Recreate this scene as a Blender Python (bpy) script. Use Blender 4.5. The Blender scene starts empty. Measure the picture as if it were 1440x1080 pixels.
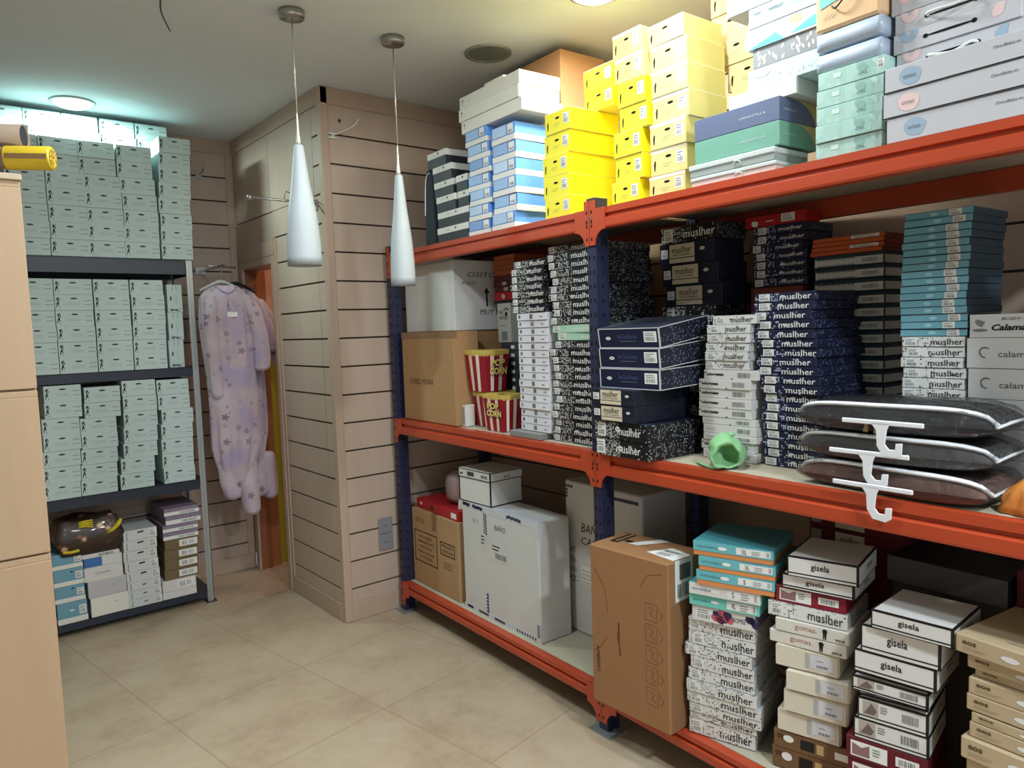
import bpy, bmesh, math, random
from mathutils import Matrix, Vector, noise
random.seed(7)
S = bpy.context.scene
COL = S.collection
PI = math.pi
RAD = math.radians

# ------------------------------------------------------------------ camera
cam = bpy.data.cameras.new('camera'); cam.sensor_width = 36; cam.lens = 25.6; cam.clip_start = .02
camo = bpy.data.objects.new('camera', cam); COL.objects.link(camo)
cr = [(0.770191, -0.074302, 0.633471), (-0.636939, -0.037615, 0.769996), (-0.033384, -0.996527, -0.076297)]
camo.matrix_world = Matrix([[r[0], -r[1], -r[2], 0] for r in cr] + [[0, 0, 0, 1]])
camo.matrix_world.translation = (0, 0, 1.5)
S.camera = camo

# ------------------------------------------------------------------ view, world, lights
S.view_settings.view_transform = 'Standard'; S.view_settings.look = 'None'
S.view_settings.gamma = 1; S.view_settings.use_curve_mapping = False
S.view_settings.exposure = 0.0
S.cycles.max_bounces = 8; S.cycles.diffuse_bounces = 4; S.cycles.transparent_max_bounces = 12
S.cycles.caustics_reflective = False; S.cycles.caustics_refractive = False
S.cycles.sample_clamp_indirect = 4
wd = bpy.data.worlds.new('daylight'); S.world = wd; wd.use_nodes = True
wd.node_tree.nodes['Background'].inputs[0].default_value = (.80, .90, 1, 1)
wd.node_tree.nodes['Background'].inputs[1].default_value = .25

def area(name, loc, size, power, col, rot=(0, 0, 0), sy=None, shape=None, spread=180):
    l = bpy.data.lights.new(name, 'AREA'); l.energy = power; l.color = col; l.size = size; l.spread = RAD(spread)
    l.shape = shape or ('RECTANGLE' if sy else 'DISK')
    if sy: l.size_y = sy
    o = bpy.data.objects.new(name, l); COL.objects.link(o); o.location = loc; o.rotation_euler = rot
    return o
CEIL = 2.7225
# added fill light behind the camera, set in the front wall's opening
area('shop_front_daylight', (-.2, -3.15, 1.35), 4.2, 36, (.76, .89, 1), (RAD(90), 0, 0), sy=2.4)
# ceiling downlights, some added as fill (fixtures are built below)
area('lamp_light_shelving', (.731, 4.328, CEIL - .04), .17, 30, (.74, 1, .95))
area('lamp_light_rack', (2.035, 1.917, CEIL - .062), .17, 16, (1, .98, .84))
area('lamp_light_aisle', (1.05, -.70, CEIL - .04), .17, 60, (.84, .94, 1))
area('lamp_light_upper', (1.62, 1.36, CEIL - .04), .17, 13, (.95, 1, .97))
area('lamp_light_counter', (.80, 1.95, CEIL - .04), .17, 20, (.84, .94, 1))  # added fill lamp, brightens the wall corner and mid room
area('lamp_light_entrance', (.9, -2.2, CEIL - .04), .17, 45, (.84, .94, 1))  # added fill lamp, unseen behind the camera
area('lamp_light_passage', (2.6, 4.2, CEIL - .03), .25, 11, (1, .62, .45))

# ------------------------------------------------------------------ helpers
def lin(c):
    return tuple(((v / 255) / 12.92 if v <= 10 else ((v / 255 + .055) / 1.055) ** 2.4) for v in c)
MC = {}
class NT:
    def __init__(s, name):
        s.m = bpy.data.materials.new(name); s.m.use_nodes = True; s.t = s.m.node_tree; s.b = s.t.nodes['Principled BSDF']
    def n(s, typ, **k):
        x = s.t.nodes.new(typ)
        for a, b in k.items(): setattr(x, a, b)
        return x
    def l(s, a, b): s.t.links.new(a, b)
    def math(s, op, a, b=None):
        x = s.n('ShaderNodeMath', operation=op)
        for i, v in enumerate((a, b)):
            if v is None: continue
            if isinstance(v, (int, float)): x.inputs[i].default_value = v
            else: s.l(v, x.inputs[i])
        return x.outputs[0]
    def mix(s, f, a, b):
        x = s.n('ShaderNodeMix', data_type='RGBA')
        for i, v in ((0, f), (6, a), (7, b)):
            if isinstance(v, (int, float)): x.inputs[i].default_value = v
            elif isinstance(v, tuple): x.inputs[i].default_value = (*v[:3], 1)
            else: s.l(v, x.inputs[i])
        return x.outputs[2]
    def coord(s, which='Object', scale=None):
        o = s.n('ShaderNodeTexCoord').outputs[which]
        if scale:
            mp = s.n('ShaderNodeMapping'); s.l(o, mp.inputs[0]); mp.inputs['Scale'].default_value = scale; o = mp.outputs[0]
        return o
    def noise(s, vec, scale, detail=3, rough=.5):
        x = s.n('ShaderNodeTexNoise'); s.l(vec, x.inputs['Vector']); x.inputs['Scale'].default_value = scale
        x.inputs['Detail'].default_value = detail; x.inputs['Roughness'].default_value = rough
        return x.outputs['Fac']
    def ramp(s, f, stops):
        x = s.n('ShaderNodeValToRGB'); s.l(f, x.inputs[0]); e = x.color_ramp.elements
        while len(e) < len(stops): e.new(.5)
        for q, (p, c) in zip(e, stops): q.position = p; q.color = (*c, 1)
        return x.outputs[0]
    def bump(s, h, strength=.2, dist=.002):
        x = s.n('ShaderNodeBump'); s.l(h, x.inputs['Height']); x.inputs['Strength'].default_value = strength
        x.inputs['Distance'].default_value = dist; s.l(x.outputs[0], s.b.inputs['Normal'])
    def set(s, col=None, rough=.6, spec=.3, metal=0, coat=0):
        if col is not None:
            if isinstance(col, tuple): s.b.inputs['Base Color'].default_value = (*col[:3], 1)
            else: s.l(col, s.b.inputs['Base Color'])
        s.b.inputs['Roughness'].default_value = rough; s.b.inputs['Specular IOR Level'].default_value = spec
        s.b.inputs['Metallic'].default_value = metal; s.b.inputs['Coat Weight'].default_value = coat
        return s.m

def mat(name, rgb, rough=.6, var=.07, scale=9, spec=.3, metal=0, coat=0, stretch=None, bump=0):
    if name in MC: return MC[name]
    k = NT(name); c = lin(rgb); v = k.coord('Object', stretch)
    f = k.noise(v, scale, 4)
    col = k.mix(f, tuple(x * (1 - var) for x in c), tuple(min(1, x * (1 + var)) for x in c))
    m = k.set(col, rough, spec, metal, coat)
    if bump: k.bump(k.noise(v, scale * 6, 3), bump)
    MC[name] = m; return m

def uvcell(k, cell):
    uv = k.coord('UV'); oi = k.n('ShaderNodeObjectInfo').outputs['Random']
    sc = k.n('ShaderNodeVectorMath', operation='SCALE'); k.l(uv, sc.inputs[0]); sc.inputs['Scale'].default_value = 1 / cell
    off = k.n('ShaderNodeVectorMath', operation='ADD'); k.l(sc.outputs[0], off.inputs[0])
    cm = k.n('ShaderNodeCombineXYZ'); r = k.math('FLOOR', k.math('MULTIPLY', oi, 97.)); k.l(r, cm.inputs[0]); k.l(k.math('MULTIPLY', r, 3.), cm.inputs[1])
    k.l(cm.outputs[0], off.inputs[1])
    fl = k.n('ShaderNodeVectorMath', operation='FLOOR'); k.l(off.outputs[0], fl.inputs[0])
    fr = k.n('ShaderNodeVectorMath', operation='FRACTION'); k.l(off.outputs[0], fr.inputs[0])
    return uv, fl.outputs[0], fr.outputs[0]

def mosaic(name, base, dot, cell=.006, dens=.5, u_edge=None, dens2=.05, pad=.14, rough=.45):
    """printed mosaic of small squares; past u_edge (metres from the left of the face) the print thins out"""
    if name in MC: return MC[name]
    k = NT(name); uv, fl, fr = uvcell(k, cell)
    wn = k.n('ShaderNodeTexWhiteNoise', noise_dimensions='2D'); k.l(fl, wn.inputs['Vector'])
    sep = k.n('ShaderNodeSeparateXYZ'); k.l(fr, sep.inputs[0])
    ins = None
    for ax in (0, 1):
        a = k.math('MULTIPLY', k.math('GREATER_THAN', sep.outputs[ax], pad), k.math('LESS_THAN', sep.outputs[ax], 1 - pad))
        ins = a if ins is None else k.math('MULTIPLY', ins, a)
    th = dens
    if u_edge:
        su = k.n('ShaderNodeSeparateXYZ'); k.l(uv, su.inputs[0])
        g = k.math('LESS_THAN', su.outputs[0], u_edge)
        th = k.math('ADD', k.math('MULTIPLY', g, dens - dens2), dens2)
    on = k.math('MULTIPLY', k.math('LESS_THAN', wn.outputs['Value'], th), ins)
    sc = k.n('ShaderNodeSeparateColor'); k.l(wn.outputs['Color'], sc.inputs[0])
    br = k.math('ADD', k.math('MULTIPLY', sc.outputs[1], .75), .25)
    m = k.set(k.mix(k.math('MULTIPLY', on, br), lin(base), lin(dot)), rough, .35)
    MC[name] = m; return m

def blotch(name, cols, scale=30, rough=.5, metric='EUCLIDEAN', edge=False):
    """printed pattern of irregular cells"""
    if name in MC: return MC[name]
    k = NT(name); uv = k.coord('UV')
    v = k.n('ShaderNodeTexVoronoi', distance=metric, feature='F1'); k.l(uv, v.inputs['Vector']); v.inputs['Scale'].default_value = scale
    sc = k.n('ShaderNodeSeparateColor'); k.l(v.outputs['Color'], sc.inputs[0])
    f = v.outputs['Distance'] if edge else sc.outputs[0]
    n = len(cols)
    m = k.set(k.ramp(f, [(i / max(1, n - 1) * (.8 if edge else 1), lin(c)) for i, c in enumerate(cols)]), rough, .35)
    MC[name] = m; return m

def emit(name, rgb, strength):
    if name in MC: return MC[name]
    k = NT(name); k.set(lin(rgb), .4); k.b.inputs['Emission Color'].default_value = (*lin(rgb), 1); k.b.inputs['Emission Strength'].default_value = strength
    MC[name] = k.m; return k.m

def plastic(name, tint=(255, 255, 255), alpha=.25, rough=.08, bump=.6, scale=40, milky=None):
    if name in MC: return MC[name]
    k = NT(name)
    if alpha > .5:
        k.set(lin(tint), max(rough, .2), .6); k.b.inputs['Alpha'].default_value = alpha; k.bump(k.noise(k.coord('Object'), scale, 4, .6), bump, .01)
        MC[name] = k.m; return k.m
    # clear film: see-through, with a wrinkled glossy surface and a little milkiness
    b = k.n('ShaderNodeBump'); k.l(k.math('ABSOLUTE', k.math('SUBTRACT', k.noise(k.coord('Object', (1, .35, 1)), scale, 4, .6), .5)), b.inputs['Height']); b.inputs['Strength'].default_value = bump; b.inputs['Distance'].default_value = .03
    tr = k.n('ShaderNodeBsdfTransparent'); gl = k.n('ShaderNodeBsdfGlossy'); gl.inputs['Roughness'].default_value = rough; k.l(b.outputs[0], gl.inputs['Normal'])
    df = k.n('ShaderNodeBsdfDiffuse'); df.inputs['Color'].default_value = (*lin(tint), 1)
    fz = k.n('ShaderNodeFresnel'); fz.inputs['IOR'].default_value = 1.5; k.l(b.outputs[0], fz.inputs['Normal'])
    m1 = k.n('ShaderNodeMixShader'); m1.inputs[0].default_value = alpha if milky is None else milky; k.l(tr.outputs[0], m1.inputs[1]); k.l(df.outputs[0], m1.inputs[2])
    m2 = k.n('ShaderNodeMixShader'); k.l(k.math('MINIMUM', k.math('MULTIPLY', fz.outputs[0], .75), .7), m2.inputs[0]); k.l(m1.outputs[0], m2.inputs[1]); k.l(gl.outputs[0], m2.inputs[2])
    k.l(m2.outputs[0], k.t.nodes['Material Output'].inputs['Surface'])
    MC[name] = k.m; return k.m

def wood(name, rgb, dark=.84, stretch=(1, 1, .08), scale=9, rough=.45):
    if name in MC: return MC[name]
    k = NT(name); c = lin(rgb); v = k.coord('Object', stretch)
    f = k.noise(v, scale, 5, .6); g = k.noise(v, scale * 7, 3)
    f2 = k.math('ADD', k.math('MULTIPLY', f, .75), k.math('MULTIPLY', g, .25))
    m = k.set(k.ramp(f2, [(.25, tuple(x * dark for x in c)), (.55, c), (.8, tuple(min(1, x * 1.07) for x in c))]), rough, .35)
    MC[name] = m; return m

def link(o, parent=None):
    COL.objects.link(o)
    if parent: o.parent = parent
    return o
def mobj(name, me, mats, parent=None, loc=(0, 0, 0), rot=(0, 0, 0), smooth=False):
    if not isinstance(mats, (list, tuple)): mats = [mats]
    if not me.materials:
        for m in mats: me.materials.append(m)
    if smooth: me.polygons.foreach_set('use_smooth', [True] * len(me.polygons))
    o = bpy.data.objects.new(name, me); o.location = loc; o.rotation_euler = rot
    return link(o, parent)
def tag(o, label, cat, group=None, kind=None):
    o['label'] = label; o['category'] = cat
    if group: o['group'] = group
    if kind: o['kind'] = kind
    return o
def struct(o):
    o['kind'] = 'structure'; return o
def empty(name, loc, rz=0, label=None, cat=None, group=None):
    o = bpy.data.objects.new(name, None); o.empty_display_size = .05; o.location = loc; o.rotation_euler = (0, 0, rz); COL.objects.link(o)
    if label: tag(o, label, cat, group)
    return o

class MB:
    """collects simple solids into one mesh"""
    def __init__(s): s.v = []; s.f = []; s.mi = []; s.uv = []
    def box(s, x0, y0, z0, x1, y1, z1, mi=0, top=None, front=None, right=None):
        b = len(s.v)
        s.v += [(x0, y0, z0), (x1, y0, z0), (x1, y1, z0), (x0, y1, z0), (x0, y0, z1), (x1, y0, z1), (x1, y1, z1), (x0, y1, z1)]
        w, d, h = x1 - x0, y1 - y0, z1 - z0
        F = [((0, 1, 5, 4), front, w, h), ((1, 2, 6, 5), right, d, h), ((2, 3, 7, 6), None, w, h), ((3, 0, 4, 7), right, d, h), ((4, 5, 6, 7), top, w, d), ((3, 2, 1, 0), None, w, d)]
        for i, (q, m, a, c) in enumerate(F):
            s.f.append(tuple(b + j for j in q)); s.mi.append(mi if m is None else m)
            o = i * .731 if i else 0
            s.uv += [(o, o), (o + a, o), (o + a, o + c), (o, o + c)]
        return s
    def quad(s, pts, mi=0):
        b = len(s.v); s.v += list(pts); s.f.append(tuple(range(b, b + len(pts)))); s.mi.append(mi)
        s.uv += [(0, 0)] * len(pts); return s
    def prism(s, poly, z0, z1, mi=0, axis='z'):
        """extrude a 2D polygon; axis is the extrusion axis"""
        n = len(poly); b = len(s.v)
        mk = {'z': lambda p, e: (p[0], p[1], e), 'y': lambda p, e: (p[0], e, p[1]), 'x': lambda p, e: (e, p[0], p[1])}[axis]
        s.v += [mk(p, z0) for p in poly] + [mk(p, z1) for p in poly]
        s.f.append(tuple(b + i for i in reversed(range(n)))); s.mi.append(mi); s.uv += [poly[i] for i in reversed(range(n))]
        s.f.append(tuple(b + n + i for i in range(n))); s.mi.append(mi); s.uv += [poly[i] for i in range(n)]
        for i in range(n):
            j = (i + 1) % n; s.f.append((b + i, b + j, b + n + j, b + n + i)); s.mi.append(mi); s.uv += [(0, 0)] * 4
        return s
    def mesh(s, name, bevel=0):
        me = bpy.data.meshes.new(name); me.from_pydata(s.v, [], s.f); me.polygons.foreach_set('material_index', s.mi)
        u = me.uv_layers.new(name='UVMap'); u.data.foreach_set('uv', [c for p in s.uv for c in p])
        me.update()
        bm = bmesh.new(); bm.from_mesh(me); bmesh.ops.recalc_face_normals(bm, faces=bm.faces); bm.to_mesh(me); bm.free()
        return me
    def obj(s, name, mats, parent=None, loc=(0, 0, 0), rot=(0, 0, 0), bevel=0, seg=1, smooth=False):
        o = mobj(name, s.mesh(name), mats, parent, loc, rot, smooth)
        if bevel:
            b = o.modifiers.new('bevel', 'BEVEL'); b.width = bevel; b.segments = seg; b.limit_method = 'ANGLE'
        return o

def lathe(name, prof, mats, parent=None, loc=(0, 0, 0), n=40, rot=(0, 0, 0), smooth=True):
    v, f = [], []
    for r, z in prof:
        v += [(r * math.cos(2 * PI * i / n), r * math.sin(2 * PI * i / n), z) for i in range(n)]
    for j in range(len(prof) - 1):
        for i in range(n):
            k = (i + 1) % n; f.append((j * n + i, j * n + k, (j + 1) * n + k, (j + 1) * n + i))
    me = bpy.data.meshes.new(name); me.from_pydata(v, [], f); me.update()
    bm = bmesh.new(); bm.from_mesh(me); bmesh.ops.remove_doubles(bm, verts=bm.verts, dist=1e-6); bmesh.ops.recalc_face_normals(bm, faces=bm.faces); bm.to_mesh(me); bm.free()
    o = mobj(name, me, mats, parent, loc, rot, smooth)
    return o

def tube(name, pts, r, mats, parent=None, n=8, loc=(0, 0, 0), rot=(0, 0, 0), flat=1, sub=0):
    P = [Vector(p) for p in pts]
    for _ in range(sub):
        Q = [P[0]]
        for a, b in zip(P, P[1:]): Q += [a * .75 + b * .25, a * .25 + b * .75]
        P = Q + [P[-1]]
    rs = r if isinstance(r, (list, tuple)) else [r] * len(P)
    if len(rs) != len(P): rs = [rs[min(len(rs) - 1, round(i * (len(rs) - 1) / (len(P) - 1)))] for i in range(len(P))]
    v, f = [], []; up = Vector((.12, .07, 1)).normalized()
    for i, p in enumerate(P):
        d = (P[min(i + 1, len(P) - 1)] - P[max(i - 1, 0)]).normalized()
        x = d.cross(up)
        if x.length < 1e-3: x = d.cross(Vector((1, 0, 0)))
        x.normalize(); y = x.cross(d)
        v += [tuple(p + (x * math.cos(2 * PI * k / n) + y * math.sin(2 * PI * k / n) * flat) * rs[i]) for k in range(n)]
    m = len(P)
    for j in range(m - 1):
        for i in range(n):
            k = (i + 1) % n; f.append((j * n + i, j * n + k, (j + 1) * n + k, (j + 1) * n + i))
    f.append(tuple(reversed(range(n)))); f.append(tuple((m - 1) * n + i for i in range(n)))
    me = bpy.data.meshes.new(name); me.from_pydata(v, [], f); me.update()
    bm = bmesh.new(); bm.from_mesh(me); bmesh.ops.recalc_face_normals(bm, faces=bm.faces); bm.to_mesh(me); bm.free()
    return mobj(name, me, mats, parent, loc, rot, True)

TX = {}
def text_mesh(txt, width, height, bold=0.0, shear=0):
    """flat lettering fitted to a width and height, lower left corner at the origin, in the XZ plane"""
    key = (txt, round(width, 4), round(height, 4), bold, shear)
    if key in TX: return TX[key].copy()
    cu = bpy.data.curves.new('lettering', 'FONT'); cu.body = txt; cu.size = 1; cu.offset = bold; cu.resolution_u = 2; cu.shear = shear
    o = bpy.data.objects.new('lettering', cu); COL.objects.link(o)
    dg = bpy.context.evaluated_depsgraph_get(); me = bpy.data.meshes.new_from_object(o.evaluated_get(dg))
    bpy.data.objects.remove(o); bpy.data.curves.remove(cu)
    xs = [v.co.x for v in me.vertices]; ys = [v.co.y for v in me.vertices]
    x0, x1, y0, y1 = min(xs), max(xs), min(ys), max(ys)
    for v in me.vertices: v.co = ((v.co.x - x0) / (x1 - x0) * width, 0, (v.co.y - y0) / (y1 - y0) * height)
    me.materials.clear(); me.name = 'lettering'
    TX[key] = me; return me.copy()
def face_tf(face, w, d, h, off):
    """matrix from a face's (u, out, v) to the box's own axes"""
    if face == 'F': return Matrix.Translation((0, -off, 0))
    if face == 'R': return Matrix.Translation((w + off, 0, 0)) @ Matrix.Rotation(PI / 2, 4, 'Z')
    if face == 'L': return Matrix.Translation((-off, d, 0)) @ Matrix.Rotation(-PI / 2, 4, 'Z')
    return Matrix.Translation((0, 0, h + off)) @ Matrix.Rotation(-PI / 2, 4, 'X')
def write(root, txt, m, u, v, width, height, dim, face='F', bold=0.0, rot=0, off=.0009, name='lettering', shear=0):
    me = text_mesh(txt, width, height, bold, shear)
    o = mobj(name, me, m, root)
    o.matrix_local = face_tf(face, *dim, off) @ Matrix.Translation((u, 0, v)) @ Matrix.Rotation(-rot, 4, 'Y')
    return o
class Deco:
    """flat printed or stuck-on marks on one face of a box, one mesh"""
    def __init__(s, dim, face='F', off=.0006): s.m = MB(); s.dim = dim; s.face = face; s.off = off
    def q(s, u0, v0, u1, v1, mi=0, lift=0):
        s.m.quad([(u0, -lift, v0), (u1, -lift, v0), (u1, -lift, v1), (u0, -lift, v1)], mi); return s
    def poly(s, pts, mi=0, lift=0): s.m.quad([(a, -lift, b) for a, b in pts], mi); return s
    def ell(s, u, v, a, b, mi=0, lift=0, n=16, wob=0):
        return s.poly([(u + a * math.cos(2 * PI * i / n) * (1 + wob * math.sin(3 * 2 * PI * i / n)), v + b * math.sin(2 * PI * i / n) * (1 + wob * math.cos(2 * 2 * PI * i / n + 1))) for i in range(n)], mi, lift)
    def bars(s, u0, v0, u1, v1, n, mi=1, lift=.0003, seed=0):
        r = random.Random(seed + n); x = u0
        step = (u1 - u0) / n
        for i in range(n):
            s.q(x, v0, x + step * r.uniform(.3, .75), v1, mi, lift); x += step
        return s
    def lines(s, u0, v0, u1, v1, n, mi=1, lift=.0003, fill=.4, seed=3):
        r = random.Random(seed); st = (v1 - v0) / n
        for i in range(n): s.q(u0, v0 + i * st, u0 + (u1 - u0) * r.uniform(.55, 1), v0 + (i + fill) * st, mi, lift)
        return s
    def put(s, root, name, mats, label=None):
        o = s.m.obj(name, mats, root); o.matrix_local = face_tf(s.face, *s.dim, s.off)
        if label: o['label'] = label
        return o
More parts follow.
